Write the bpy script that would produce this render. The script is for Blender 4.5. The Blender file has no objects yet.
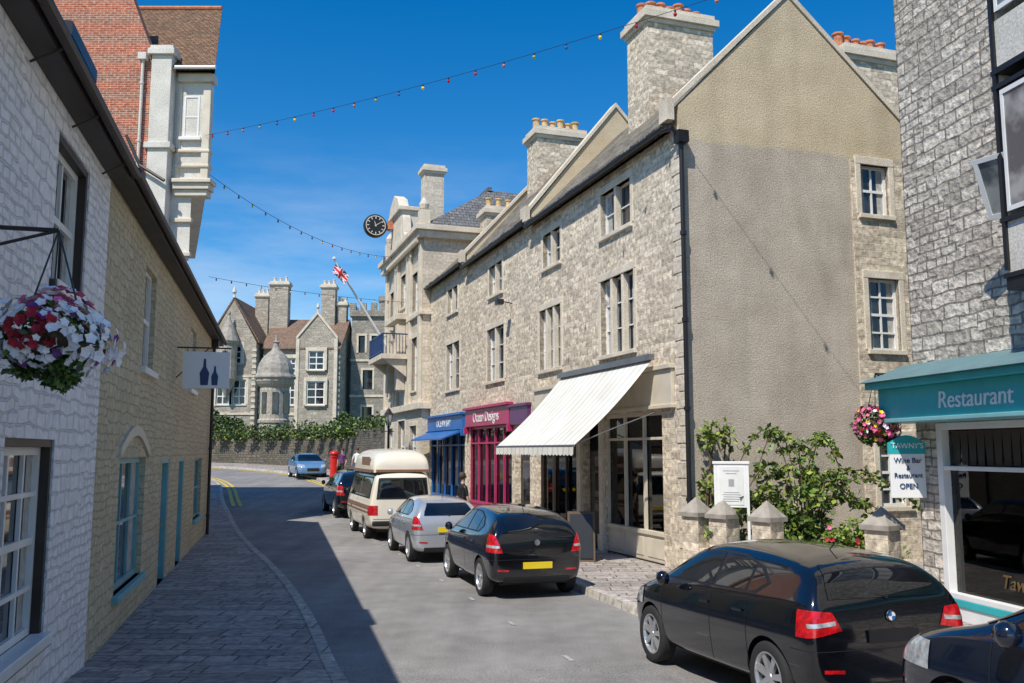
import bpy,bmesh,math,random
from mathutils import Vector,Matrix
from mathutils.bvhtree import BVHTree
random.seed(7)
D=bpy.data;C=bpy.context;COL=C.scene.collection
R=math.radians
# ------------------------------------------------------------------ materials
def nt(m):
    m.use_nodes=True;t=m.node_tree;return t,t.nodes,t.links,t.nodes['Principled BSDF']
def mat(name,col,rough=.6,metal=0,coat=0,var=.12,vs=3,bump=0,bs=40,spec=.5,island=0):
    m=D.materials.new(name);t,n,l,b=nt(m)
    b.inputs['Roughness'].default_value=rough;b.inputs['Metallic'].default_value=metal
    b.inputs['Coat Weight'].default_value=coat;b.inputs['Coat Roughness'].default_value=.02
    b.inputs['Specular IOR Level'].default_value=spec
    tc=n.new('ShaderNodeTexCoord');ns=n.new('ShaderNodeTexNoise');ns.inputs['Scale'].default_value=vs;ns.inputs['Detail'].default_value=6
    l.new(tc.outputs['Object'],ns.inputs['Vector'])
    mr=n.new('ShaderNodeMapRange');mr.inputs[1].default_value=.3;mr.inputs[2].default_value=.7
    mr.inputs[3].default_value=1-var;mr.inputs[4].default_value=1+var;l.new(ns.outputs['Fac'],mr.inputs[0])
    val=mr.outputs[0]
    if island:
        g=n.new('ShaderNodeNewGeometry');m2=n.new('ShaderNodeMapRange');m2.inputs[3].default_value=1-island;m2.inputs[4].default_value=1+island
        l.new(g.outputs['Random Per Island'],m2.inputs[0]);mu=n.new('ShaderNodeMath');mu.operation='MULTIPLY'
        l.new(val,mu.inputs[0]);l.new(m2.outputs[0],mu.inputs[1]);val=mu.outputs[0]
    vm=n.new('ShaderNodeVectorMath');vm.operation='SCALE';vm.inputs[0].default_value=col[:3];l.new(val,vm.inputs['Scale'])
    l.new(vm.outputs[0],b.inputs['Base Color'])
    if bump:
        nb=n.new('ShaderNodeTexNoise');nb.inputs['Scale'].default_value=bs;nb.inputs['Detail'].default_value=5
        l.new(tc.outputs['Object'],nb.inputs['Vector'])
        bp=n.new('ShaderNodeBump');bp.inputs['Strength'].default_value=bump;bp.inputs['Distance'].default_value=.02
        l.new(nb.outputs['Fac'],bp.inputs['Height']);l.new(bp.outputs[0],b.inputs['Normal'])
    return m
def brick(name,c1,c2,mo,bw,bh,ms=.012,rough=.85,bump=.5,dist=.03,stain=.25,stcol=(.1,.09,.07),squash=.7,sc=.5,smooth=.3,dd=.02,sthr=(.45,.75),amp=.45):
    m=D.materials.new(name);t,n,l,b=nt(m)
    b.inputs['Roughness'].default_value=rough;b.inputs['Specular IOR Level'].default_value=.25
    tc=n.new('ShaderNodeTexCoord')
    ns=n.new('ShaderNodeTexNoise');ns.inputs['Scale'].default_value=3.5;ns.inputs['Detail'].default_value=4
    l.new(tc.outputs['UV'],ns.inputs['Vector'])
    sub=n.new('ShaderNodeVectorMath');sub.operation='SUBTRACT';sub.inputs[1].default_value=(.5,.5,.5);l.new(ns.outputs['Color'],sub.inputs[0])
    scl=n.new('ShaderNodeVectorMath');scl.operation='SCALE';scl.inputs['Scale'].default_value=dist*2;l.new(sub.outputs[0],scl.inputs[0])
    add=n.new('ShaderNodeVectorMath');add.operation='ADD';l.new(tc.outputs['UV'],add.inputs[0]);l.new(scl.outputs[0],add.inputs[1])
    def bt(w,h,off):
        k=n.new('ShaderNodeTexBrick');k.offset=.5+off;k.squash=squash;k.squash_frequency=3
        k.inputs['Scale'].default_value=1;k.inputs['Brick Width'].default_value=w;k.inputs['Row Height'].default_value=h
        k.inputs['Mortar Size'].default_value=ms;k.inputs['Mortar Smooth'].default_value=smooth;k.inputs['Bias'].default_value=0
        k.inputs['Color1'].default_value=(*c1,1);k.inputs['Color2'].default_value=(*c2,1);k.inputs['Mortar'].default_value=(*mo,1)
        l.new(add.outputs[0],k.inputs['Vector']);return k
    k1=bt(bw,bh,0);col=k1.outputs['Color'];fac=k1.outputs['Fac']
    if sc:
        k2=bt(bw*.62,bh*.6667,.07)
        nm=n.new('ShaderNodeTexNoise');nm.inputs['Scale'].default_value=sc;l.new(tc.outputs['UV'],nm.inputs['Vector'])
        gt=n.new('ShaderNodeMath');gt.operation='GREATER_THAN';gt.inputs[1].default_value=.5;l.new(nm.outputs['Fac'],gt.inputs[0])
        mx=n.new('ShaderNodeMix');mx.data_type='RGBA';l.new(gt.outputs[0],mx.inputs[0]);l.new(k1.outputs['Color'],mx.inputs[6]);l.new(k2.outputs['Color'],mx.inputs[7]);col=mx.outputs[2]
        mf=n.new('ShaderNodeMix');l.new(gt.outputs[0],mf.inputs[0]);l.new(k1.outputs['Fac'],mf.inputs[2]);l.new(k2.outputs['Fac'],mf.inputs[3]);fac=mf.outputs[0]
    n2=n.new('ShaderNodeTexNoise');n2.inputs['Scale'].default_value=9;n2.inputs['Detail'].default_value=8;l.new(tc.outputs['UV'],n2.inputs['Vector'])
    mr=n.new('ShaderNodeMapRange');mr.inputs[1].default_value=.25;mr.inputs[2].default_value=.75;mr.inputs[3].default_value=1-amp;mr.inputs[4].default_value=1+amp;l.new(n2.outputs['Fac'],mr.inputs[0])
    sv=n.new('ShaderNodeVectorMath');sv.operation='SCALE';l.new(col,sv.inputs[0]);l.new(mr.outputs[0],sv.inputs['Scale'])
    n3=n.new('ShaderNodeTexNoise');n3.inputs['Scale'].default_value=.7;n3.inputs['Detail'].default_value=6;l.new(tc.outputs['UV'],n3.inputs['Vector'])
    m3=n.new('ShaderNodeMapRange');m3.inputs[1].default_value=sthr[0];m3.inputs[2].default_value=sthr[1];m3.inputs[3].default_value=0;m3.inputs[4].default_value=stain;l.new(n3.outputs['Fac'],m3.inputs[0])
    ms_=n.new('ShaderNodeMix');ms_.data_type='RGBA';l.new(m3.outputs[0],ms_.inputs[0]);l.new(sv.outputs[0],ms_.inputs[6]);ms_.inputs[7].default_value=(*stcol,1)
    l.new(ms_.outputs[2],b.inputs['Base Color'])
    inv=n.new('ShaderNodeMath');inv.operation='SUBTRACT';inv.inputs[0].default_value=1;l.new(fac,inv.inputs[1])
    ma=n.new('ShaderNodeMath');ma.operation='MULTIPLY_ADD';ma.inputs[1].default_value=.9;l.new(n2.outputs['Fac'],ma.inputs[0]);l.new(inv.outputs[0],ma.inputs[2])
    bp=n.new('ShaderNodeBump');bp.inputs['Strength'].default_value=bump;bp.inputs['Distance'].default_value=dd;l.new(ma.outputs[0],bp.inputs['Height']);l.new(bp.outputs[0],b.inputs['Normal'])
    return m
def render_mat(name,c1,c2,sc=1.2,bump=.4,bs=60,rough=.9,lo=.35,hi=.65,two=None,zl=9.0):
    m=D.materials.new(name);t,n,l,b=nt(m);b.inputs['Roughness'].default_value=rough;b.inputs['Specular IOR Level'].default_value=.2
    tc=n.new('ShaderNodeTexCoord')
    ns=n.new('ShaderNodeTexNoise');ns.inputs['Scale'].default_value=sc;ns.inputs['Detail'].default_value=9;ns.inputs['Roughness'].default_value=.62;l.new(tc.outputs['UV'],ns.inputs['Vector'])
    def ramp(a,c):
        r=n.new('ShaderNodeValToRGB');r.color_ramp.elements[0].position=lo;r.color_ramp.elements[1].position=hi
        r.color_ramp.elements[0].color=(*a,1);r.color_ramp.elements[1].color=(*c,1);l.new(ns.outputs['Fac'],r.inputs[0]);return r.outputs[0]
    col=ramp(c1,c2)
    if two:
        up=ramp(*two);sx=n.new('ShaderNodeSeparateXYZ');l.new(tc.outputs['UV'],sx.inputs[0])
        nz=n.new('ShaderNodeTexNoise');nz.inputs['Scale'].default_value=1.3;nz.inputs['Detail'].default_value=8;l.new(tc.outputs['UV'],nz.inputs['Vector'])
        ad=n.new('ShaderNodeMath');ad.operation='MULTIPLY_ADD';ad.inputs[1].default_value=.45;l.new(nz.outputs['Fac'],ad.inputs[0]);l.new(sx.outputs[1],ad.inputs[2])
        mr0=n.new('ShaderNodeMapRange');mr0.inputs[1].default_value=zl+.2;mr0.inputs[2].default_value=zl+.28;l.new(ad.outputs[0],mr0.inputs[0])
        mx=n.new('ShaderNodeMix');mx.data_type='RGBA';l.new(mr0.outputs[0],mx.inputs[0]);l.new(col,mx.inputs[6]);l.new(up,mx.inputs[7]);col=mx.outputs[2]
        mp=n.new('ShaderNodeMapping');mp.inputs['Scale'].default_value=(1.6,.35,1);l.new(tc.outputs['UV'],mp.inputs[0])
        st=n.new('ShaderNodeTexNoise');st.inputs['Scale'].default_value=1.0;st.inputs['Detail'].default_value=9;l.new(mp.outputs[0],st.inputs['Vector'])
        sm=n.new('ShaderNodeMapRange');sm.inputs[1].default_value=.48;sm.inputs[2].default_value=.78;sm.inputs[3].default_value=1.0;sm.inputs[4].default_value=.80;l.new(st.outputs['Fac'],sm.inputs[0])
        s2=n.new('ShaderNodeVectorMath');s2.operation='SCALE';l.new(col,s2.inputs[0]);l.new(sm.outputs[0],s2.inputs['Scale']);col=s2.outputs[0]
    nf=n.new('ShaderNodeTexNoise');nf.inputs['Scale'].default_value=bs;nf.inputs['Detail'].default_value=4;l.new(tc.outputs['UV'],nf.inputs['Vector'])
    mr=n.new('ShaderNodeMapRange');mr.inputs[1].default_value=.3;mr.inputs[2].default_value=.7;mr.inputs[3].default_value=.75;mr.inputs[4].default_value=1.25;l.new(nf.outputs['Fac'],mr.inputs[0])
    sv=n.new('ShaderNodeVectorMath');sv.operation='SCALE';l.new(col,sv.inputs[0]);l.new(mr.outputs[0],sv.inputs['Scale']);l.new(sv.outputs[0],b.inputs['Base Color'])
    bp=n.new('ShaderNodeBump');bp.inputs['Strength'].default_value=bump;bp.inputs['Distance'].default_value=.015;l.new(nf.outputs['Fac'],bp.inputs['Height']);l.new(bp.outputs[0],b.inputs['Normal'])
    return m
def glassmat(name,c1=(.008,.01,.012),c2=(.06,.065,.07),sc=1.5,rough=.04,sp=.6):  # mottled base colour stands in for reflections and interiors behind the panes
    m=D.materials.new(name);t,n,l,b=nt(m);b.inputs['Roughness'].default_value=rough;b.inputs['Specular IOR Level'].default_value=sp
    b.inputs['Coat Weight'].default_value=.3;b.inputs['Coat Roughness'].default_value=.02
    tc=n.new('ShaderNodeTexCoord');ns=n.new('ShaderNodeTexNoise');ns.inputs['Scale'].default_value=sc;ns.inputs['Detail'].default_value=3;l.new(tc.outputs['Object'],ns.inputs['Vector'])
    r=n.new('ShaderNodeValToRGB');r.color_ramp.elements[0].position=.42;r.color_ramp.elements[1].position=.62
    r.color_ramp.elements[0].color=(*c1,1);r.color_ramp.elements[1].color=(*c2,1);l.new(ns.outputs['Fac'],r.inputs[0]);l.new(r.outputs[0],b.inputs['Base Color'])
    return m
M={}
M['stone']=brick('purbeck_stone',(.84,.72,.55),(.47,.40,.305),(.68,.59,.46),.42,.165,.012,bump=.9,stain=.25,stcol=(.34,.295,.23),dd=.03)
M['stone_grey']=brick('grey_rubble_stone',(.74,.67,.57),(.44,.395,.33),(.27,.24,.2),.54,.20,.016,bump=1.0,stain=.25,stcol=(.29,.26,.215),dd=.055,dist=.045)
M['stone_far']=brick('castle_stone',(.52,.46,.37),(.34,.30,.245),(.38,.34,.28),.6,.3,.02,bump=.5,stain=.45,stcol=(.2,.175,.14),dist=.05)
M['stone_tower']=brick('tower_stone',(.40,.36,.30),(.26,.235,.20),(.28,.255,.21),.6,.3,.02,bump=.5,stain=.45,stcol=(.15,.135,.11),dist=.05)
M['stone_dark']=brick('shaded_wall_stone',(.20,.175,.14),(.12,.105,.085),(.08,.075,.06),.5,.2,.02,bump=.9,stain=.5,stcol=(.05,.06,.03))  # shade over the retaining wall is put into this dark stone colour
M['white_stone']=brick('white_painted_stone',(.93,.91,.91),(.86,.84,.85),(.70,.69,.70),.40,.15,.014,bump=.9,stain=.15,stcol=(.6,.58,.56),dist=.07,dd=.04,amp=.14)
M['cream_stone']=brick('cream_painted_stone',(.62,.54,.38),(.54,.465,.32),(.46,.395,.27),.36,.15,.012,bump=.8,stain=.3,stcol=(.36,.30,.2),dist=.07,dd=.035,amp=.22)
M['ashlar']=brick('ashlar_stone',(.70,.62,.50),(.56,.50,.40),(.42,.37,.30),.8,.32,.008,bump=.3,stain=.35,stcol=(.3,.265,.215),dist=.008,sc=0,squash=1,amp=.3)
M['trim']=render_mat('limestone_trim',(.58,.51,.405),(.76,.68,.55),2,.2,30)
M['redbrick']=brick('red_brick',(.52,.15,.075),(.34,.095,.05),(.46,.39,.32),.225,.075,.011,bump=.4,stain=.2,stcol=(.15,.07,.05),dist=.004,sc=0,squash=1,dd=.01)
M['slate']=brick('stone_slate_roof',(.27,.24,.19),(.13,.115,.095),(.03,.03,.028),.30,.24,.014,bump=1.0,stain=.5,stcol=(.27,.225,.145),dist=.02,sc=0,squash=1,dd=.05)
M['slate_blue']=brick('blue_slate_roof',(.20,.20,.20),(.13,.13,.135),(.04,.04,.045),.28,.2,.012,bump=.7,stain=.2,stcol=(.2,.2,.2),dist=.008,sc=0,squash=1,dd=.03)
M['tile']=brick('brown_tile_roof',(.27,.16,.095),(.15,.09,.055),(.03,.02,.015),.17,.12,.01,bump=.9,stain=.3,stcol=(.10,.08,.05),dist=.008,sc=0,squash=1,dd=.03)
M['tile_far']=brick('russet_tile_roof',(.26,.17,.12),(.18,.12,.09),(.06,.04,.03),.3,.25,.01,bump=.7,stain=.4,stcol=(.14,.13,.10),dist=.008,sc=0,squash=1)
M['gable']=render_mat('weathered_roughcast',(.41,.35,.28),(.58,.51,.415),.9,.8,30,lo=.3,hi=.7,two=((.52,.425,.28),(.67,.56,.39)))
M['gable_up']=render_mat('ochre_render',(.52,.425,.28),(.67,.56,.39),.8,.2,30)
M['wrender']=render_mat('cream_white_render',(.58,.555,.49),(.72,.69,.62),1.5,.1,30)
M['white']=mat('white_paint',(.80,.80,.78),.4,var=.06)
M['signwhite']=mat('glossy_white_sign',(.88,.88,.87),.35,var=.02)
M['curtain']=mat('net_curtain',(.42,.41,.38),.8,var=.25,vs=9)
M['cream']=mat('cream_paint',(.64,.57,.45),.5,var=.1)
M['black']=mat('black_ironwork',(.015,.015,.017),.4)
M['darkwood']=mat('dark_timber',(.035,.025,.02),.5,var=.3)
M['lead']=mat('weathered_teal_lead',(.12,.22,.24),.55)
M['leadroof']=mat('weathered_stone_cap',(.32,.29,.245),.7,var=.3,vs=4)
M['grey']=mat('grey_metal',(.25,.25,.26),.4,metal=.6)
M['teal']=mat('turquoise_paint',(.03,.43,.46),.4,var=.08)
M['tealdoor']=mat('pale_teal_paint',(.19,.42,.45),.45,var=.12)
M['pink']=mat('magenta_paint',(.42,.03,.11),.4,var=.1)
M['blue']=mat('blue_paint',(.02,.13,.40),.4,var=.1)
M['navy']=mat('navy_paint',(.02,.05,.16),.4,var=.1)
M['purple']=mat('purple_paint',(.12,.03,.12),.4)
M['red']=mat('post_red',(.60,.02,.015),.3)
M['terracotta']=mat('terracotta',(.52,.20,.10),.8,var=.3,vs=8)
M['buffpot']=mat('buff_chimney_pot',(.58,.40,.20),.8,var=.3,vs=8)
M['gold']=mat('gold_paint',(.55,.36,.08),.4,metal=.3)
M['dimgold']=mat('faded_gold_lettering',(.13,.085,.035),.5)
M['glass']=glassmat('window_glass')
M['glass_pale']=glassmat('pale_leaded_glass',(.10,.11,.12),(.36,.37,.36),2.5,.12)
M['shopglass']=glassmat('shop_glass',(.006,.007,.008),(.10,.08,.06),2.2)
M['cglass']=glassmat('car_glass',(.004,.005,.006),(.012,.013,.015),1.0,.01,.8)
M['cblack']=mat('black_car_paint',(.004,.0045,.007),.12,coat=1,var=0,spec=.6)
M['cblack2']=mat('deep_blue_black_car_paint',(.005,.009,.022),.12,coat=1,var=0,spec=.6)
M['csilver']=mat('silver_car_paint',(.55,.57,.60),.28,metal=.5,coat=1,var=0)
M['cblue']=mat('blue_car_paint',(.13,.28,.48),.3,metal=.2,coat=1,var=0)
M['ccream']=mat('cream_van_paint',(.80,.74,.61),.35,coat=.6,var=.03)
M['cbrown']=mat('brown_stripe_paint',(.24,.12,.07),.4)
M['rubber']=mat('tyre_rubber',(.02,.02,.02),.85,bump=.2)
M['alloy']=mat('alloy_wheel',(.55,.56,.58),.28,metal=.7)
M['plastic']=mat('black_plastic',(.014,.014,.016),.5)
M['lamp_red']=mat('red_lens',(.50,.008,.012),.10,coat=1,var=.5,vs=22)
M['lamp_clear']=mat('clear_lens',(.60,.62,.64),.1,metal=.4,coat=1,var=.5,vs=16)
M['chrome']=mat('chrome',(.75,.76,.78),.12,metal=1)
M['plate']=mat('yellow_plate',(.80,.58,.02),.4)
M['plate_w']=mat('white_plate',(.75,.75,.72),.4)
M['print']=mat('grey_print',(.35,.35,.36),.6)
M['skin']=mat('skin',(.55,.33,.23),.5)
M['hair']=mat('brown_hair',(.06,.035,.02),.7)
M['leaf']=mat('green_leaves',(.085,.15,.025),.5,island=.65,var=.2)
M['leaf2']=mat('yellow_green_leaves',(.20,.26,.04),.5,island=.5,var=.2)
M['ivy']=mat('dark_ivy_leaves',(.035,.065,.016),.5,island=.6)
M['bark']=mat('bark',(.12,.085,.055),.9,bump=.5)
M['f_white']=mat('white_petals',(.84,.84,.88),.6,island=.1)
M['f_red']=mat('crimson_petals',(.34,.008,.025),.6,island=.35)
M['f_pink']=mat('pink_petals',(.75,.14,.32),.6,island=.35)
M['f_purple']=mat('purple_petals',(.22,.05,.30),.6,island=.3)
M['f_yellow']=mat('yellow_petals',(.78,.52,.03),.6,island=.2)
M['yline']=mat('yellow_road_paint',(.62,.45,.08),.8,var=.3,vs=8)
M['wline']=mat('worn_white_road_paint',(.38,.38,.37),.8,var=.35,vs=9)
M['kerb']=brick('kerb_stone',(.50,.46,.40),(.40,.37,.33),(.16,.15,.14),.9,.5,.012,bump=.3,dist=.004,sc=0,squash=1)
M['flag']=brick('flagstones',(.44,.39,.355),(.27,.245,.23),(.11,.10,.095),.95,.48,.014,bump=.6,dist=.015,stain=.4,stcol=(.2,.175,.16),sc=.6,squash=.6)
def asphalt():
    m=D.materials.new('asphalt');t,n,l,b=nt(m);b.inputs['Roughness'].default_value=.9;b.inputs['Specular IOR Level'].default_value=.25
    tc=n.new('ShaderNodeTexCoord')
    def N(s,d=6,v=None):
        a=n.new('ShaderNodeTexNoise');a.inputs['Scale'].default_value=s;a.inputs['Detail'].default_value=d;l.new(v or tc.outputs['Object'],a.inputs['Vector']);return a
    mp=n.new('ShaderNodeMapping');mp.inputs['Rotation'].default_value=(0,0,R(-17));mp.inputs['Scale'].default_value=(1.6,.12,1);l.new(tc.outputs['Object'],mp.inputs[0])
    a=N(.35);f=N(60,3);g=N(2.5);wk=N(1.0,5,mp.outputs[0])
    r=n.new('ShaderNodeValToRGB');r.color_ramp.elements[0].position=.35;r.color_ramp.elements[1].position=.65
    r.color_ramp.elements[0].color=(.215,.205,.195,1);r.color_ramp.elements[1].color=(.285,.275,.262,1);l.new(a.outputs['Fac'],r.inputs[0])
    def mrn(src,lo,hi):
        k=n.new('ShaderNodeMapRange');k.inputs[1].default_value=.3;k.inputs[2].default_value=.7;k.inputs[3].default_value=lo;k.inputs[4].default_value=hi;l.new(src.outputs['Fac'],k.inputs[0]);return k.outputs[0]
    def mul(x,y):
        k=n.new('ShaderNodeMath');k.operation='MULTIPLY';l.new(x,k.inputs[0]);l.new(y,k.inputs[1]);return k.outputs[0]
    v=mul(mul(mrn(f,.55,1.45),mrn(g,.88,1.12)),mrn(wk,.84,1.14))
    sv=n.new('ShaderNodeVectorMath');sv.operation='SCALE';l.new(r.outputs[0],sv.inputs[0]);l.new(v,sv.inputs['Scale'])
    l.new(sv.outputs[0],b.inputs['Base Color'])
    bp=n.new('ShaderNodeBump');bp.inputs['Strength'].default_value=.7;bp.inputs['Distance'].default_value=.012;l.new(f.outputs['Fac'],bp.inputs['Height']);l.new(bp.outputs[0],b.inputs['Normal'])
    return m
M['asphalt']=asphalt()
M['grass']=mat('grass_ground',(.07,.10,.03),.9,var=.3,bump=.4)
def awning_mat():
    m=D.materials.new('striped_awning_canvas');t,n,l,b=nt(m);b.inputs['Roughness'].default_value=.85
    tc=n.new('ShaderNodeTexCoord');sx=n.new('ShaderNodeSeparateXYZ');l.new(tc.outputs['Object'],sx.inputs[0])
    k=n.new('ShaderNodeMath');k.operation='MULTIPLY';k.inputs[1].default_value=3.2;l.new(sx.outputs[0],k.inputs[0])
    fr=n.new('ShaderNodeMath');fr.operation='FRACT';l.new(k.outputs[0],fr.inputs[0])
    g=n.new('ShaderNodeMath');g.operation='GREATER_THAN';g.inputs[1].default_value=.72;l.new(fr.outputs[0],g.inputs[0])
    mx=n.new('ShaderNodeMix');mx.data_type='RGBA';mx.inputs[6].default_value=(.76,.73,.65,1);mx.inputs[7].default_value=(.58,.59,.55,1);l.new(g.outputs[0],mx.inputs[0])
    ns=n.new('ShaderNodeTexNoise');ns.inputs['Scale'].default_value=1.5;ns.inputs['Detail'].default_value=6;l.new(tc.outputs['Object'],ns.inputs['Vector'])
    mr=n.new('ShaderNodeMapRange');mr.inputs[1].default_value=.3;mr.inputs[2].default_value=.7;mr.inputs[3].default_value=.85;mr.inputs[4].default_value=1.08;l.new(ns.outputs['Fac'],mr.inputs[0])
    sv=n.new('ShaderNodeVectorMath');sv.operation='SCALE';l.new(mx.outputs[2],sv.inputs[0]);l.new(mr.outputs[0],sv.inputs['Scale'])
    l.new(sv.outputs[0],b.inputs['Base Color'])
    return m
M['awning']=awning_mat()
# ------------------------------------------------------------------ mesh builder
class MB:
    def __init__(s,T=None): s.v=[];s.f=[];s.m=[];s.T=T
    def add(s,pts,faces,mi=0):
        o=len(s.v)
        for p in pts:
            p=Vector(p); s.v.append(s.T@p if s.T else p)
        for f in faces: s.f.append([o+i for i in f]);s.m.append(mi)
    def quad(s,a,b,c,d,mi=0): s.add([a,b,c,d],[(0,1,2,3)],mi)
    def box(s,x0,x1,y0,y1,z0,z1,mi=0):
        if x0>x1:x0,x1=x1,x0
        if y0>y1:y0,y1=y1,y0
        if z0>z1:z0,z1=z1,z0
        s.add([(x0,y0,z0),(x1,y0,z0),(x1,y1,z0),(x0,y1,z0),(x0,y0,z1),(x1,y0,z1),(x1,y1,z1),(x0,y1,z1)],
              [(0,3,2,1),(4,5,6,7),(0,1,5,4),(1,2,6,5),(2,3,7,6),(3,0,4,7)],mi)
    def ext(s,poly,vec,mi=0):
        n=len(poly);vec=Vector(vec);poly=[Vector(p) for p in poly]
        nrm=Vector((0,0,0))
        for i in range(n): nrm+=poly[i].cross(poly[(i+1)%n])
        if nrm.dot(vec)>0: poly=poly[::-1]
        s.add(poly+[p+vec for p in poly],[tuple(range(n)),tuple(range(2*n-1,n-1,-1))]+[(i,i+n,(i+1)%n+n,(i+1)%n) for i in range(n)],mi)
    def cyl(s,p0,p1,r0,r1=None,n=12,mi=0,cap=True):
        if r1 is None:r1=r0
        p0=Vector(p0);p1=Vector(p1);d=(p1-p0).normalized()
        a=d.orthogonal().normalized();b=d.cross(a)
        P=[]
        for p,r in((p0,r0),(p1,r1)):
            for i in range(n):
                t=2*math.pi*i/n;P.append(p+a*math.cos(t)*r+b*math.sin(t)*r)
        F=[(i,(i+1)%n,(i+1)%n+n,i+n) for i in range(n)]
        if cap:F+= [tuple(range(n-1,-1,-1)),tuple(range(n,2*n))]
        s.add(P,F,mi)
    def tube(s,pts,r,n=6,mi=0):
        for a,b in zip(pts[:-1],pts[1:]): s.cyl(a,b,r,r,n,mi)
    def lathe(s,prof,c=(0,0,0),n=24,mi=0,axis='z'):
        P=[];k=len(prof)
        for i in range(n):
            t=2*math.pi*i/n
            for r,h in prof:
                if axis=='z':P.append((c[0]+r*math.cos(t),c[1]+r*math.sin(t),c[2]+h))
                else:P.append((c[0]+h,c[1]+r*math.cos(t),c[2]+r*math.sin(t)))
        F=[]
        for i in range(n):
            j=(i+1)%n
            for q in range(k-1): F.append((i*k+q,j*k+q,j*k+q+1,i*k+q+1))
        s.add(P,F,mi)
    def holed(s,x0,x1,z0,z1,y,ops,depth=.2,mi=0):
        xs=sorted({x0,x1,*[o[0] for o in ops],*[o[1] for o in ops]});xs=[x for x in xs if x0<=x<=x1]
        zs=sorted({z0,z1,*[o[2] for o in ops],*[o[3] for o in ops]});zs=[z for z in zs if z0<=z<=z1]
        for a,b in zip(xs[:-1],xs[1:]):
            for c,d in zip(zs[:-1],zs[1:]):
                mx,mz=(a+b)/2,(c+d)/2
                if any(o[0]<mx<o[1] and o[2]<mz<o[3] for o in ops): continue
                s.quad((a,y,c),(b,y,c),(b,y,d),(a,y,d),mi)
        for a,b,c,d in ops:
            e=y+depth
            s.quad((a,y,c),(a,y,d),(a,e,d),(a,e,c),mi);s.quad((b,y,c),(b,e,c),(b,e,d),(b,y,d),mi)
            s.quad((a,y,c),(a,e,c),(b,e,c),(b,y,c),mi);s.quad((a,y,d),(b,y,d),(b,e,d),(a,e,d),mi)
    def obj(s,name,par=None,mats=(),smooth=False,rot=0,bevel=0,loc=(0,0,0)):
        me=D.meshes.new(name);me.from_pydata([tuple(v) for v in s.v],[],s.f)
        for m in (mats if isinstance(mats,(list,tuple)) else [mats]): me.materials.append(m)
        uv=me.uv_layers.new(name='UVMap')
        for p in me.polygons:
            p.material_index=min(s.m[p.index],max(0,len(me.materials)-1))
            n=p.normal;h=math.hypot(n.x,n.y)
            t=Vector((-n.y/h,n.x/h,0)) if h>.05 else Vector((1,0,0));b=n.cross(t)
            for li in p.loop_indices:
                co=me.vertices[me.loops[li].vertex_index].co
                uv.data[li].uv=(t.dot(co),b.dot(co))
        if smooth:
            for p in me.polygons:p.use_smooth=True
        o=D.objects.new(name,me);COL.objects.link(o)
        if par:o.parent=par
        o.location=loc;o.rotation_euler=(0,0,rot)
        if bevel:
            md=o.modifiers.new('bevel','BEVEL');md.width=bevel;md.segments=2;md.limit_method='ANGLE'
        return o
def thing(name,label,cat,loc=(0,0,0),rot=0,group=None):
    o=D.objects.new(name,None);COL.objects.link(o);o.location=loc;o.rotation_euler=(0,0,rot)
    o['label']=label;o['category']=cat
    if group:o['group']=group
    o.empty_display_size=.3
    return o
def struct(o):
    o['kind']='structure';return o
def bake(ob,name=None):
    dg=C.evaluated_depsgraph_get();dg.update()
    return D.meshes.new_from_object(ob.evaluated_get(dg))
def text(s,size,m,par,loc,rot=(R(90),0,0),ext=.006,name='lettering',font_shear=0,align='CENTER'):
    cu=D.curves.new('t','FONT');cu.body=s;cu.size=size;cu.extrude=ext;cu.align_x=align;cu.align_y='CENTER';cu.shear=font_shear
    ob=D.objects.new('t',cu);COL.objects.link(ob);me=bake(ob);D.objects.remove(ob)
    me.materials.clear();me.materials.append(m)
    o=D.objects.new(name,me);COL.objects.link(o);o.parent=par;o.location=loc;o.rotation_euler=rot;return o
# ------------------------------------------------------------------ terrain
def G(y):
    if y<6.2:return .3
    if y<10.5:return .3*(10.5-y)/4.3
    if y<30:return 0
    if y<60:return (y-30)*.036
    return 1.08+(min(y,110)-60)*.05
def interp(poly,n):
    P=[Vector(p) for p in poly];L=[0]
    for a,b in zip(P[:-1],P[1:]):L.append(L[-1]+(b-a).length)
    out=[]
    for i in range(n):
        d=L[-1]*i/(n-1);k=0
        while k<len(L)-2 and L[k+1]<d:k+=1
        out.append(P[k].lerp(P[k+1],(d-L[k])/(L[k+1]-L[k])))
    return out
def smooth(poly,it=2):
    for _ in range(it):
        q=[poly[0]]
        for a,b in zip(poly[:-1],poly[1:]):
            q.append((a[0]*.75+b[0]*.25,a[1]*.75+b[1]*.25));q.append((a[0]*.25+b[0]*.75,a[1]*.25+b[1]*.75))
        q.append(poly[-1]);poly=q
    return poly
LK=smooth([(4.0,-8),(1.2,0),(-.35,5),(-1.86,10.1),(-2.97,13.8),(-4.7,18.66),(-7.1,24.5),(-10.2,33.2),(-12.0,38),(-15.6,49),(-19.3,56),(-28,62.5),(-55,68)])
RK=smooth([(8.8,-8),(6.3,0),(3.2,10),(1.65,15),(-1.45,25),(-4.6,35),(-6.3,40),(-8.5,46),(-10.9,52),(-13.8,58),(-19,63.5),(-31,68.5),(-55,73)])
def strip(A,B,zo,name,m,n=140):
    a=interp(A,n);b=interp(B,n);mb=MB()
    for i in range(n-1):
        K=6
        for j in range(K):
            def p(i,t):
                q=a[i].lerp(b[i],t);return (q.x,q.y,G(q.y)+zo)
            mb.quad(p(i,j/K),p(i,(j+1)/K),p(i+1,(j+1)/K),p(i+1,j/K))
    return mb.obj(name,None,m)
gm=MB()
ys=[-80,6.2,10.5,30,60,110,200,700];xs=[-700,-100,0,100,700]
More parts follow.
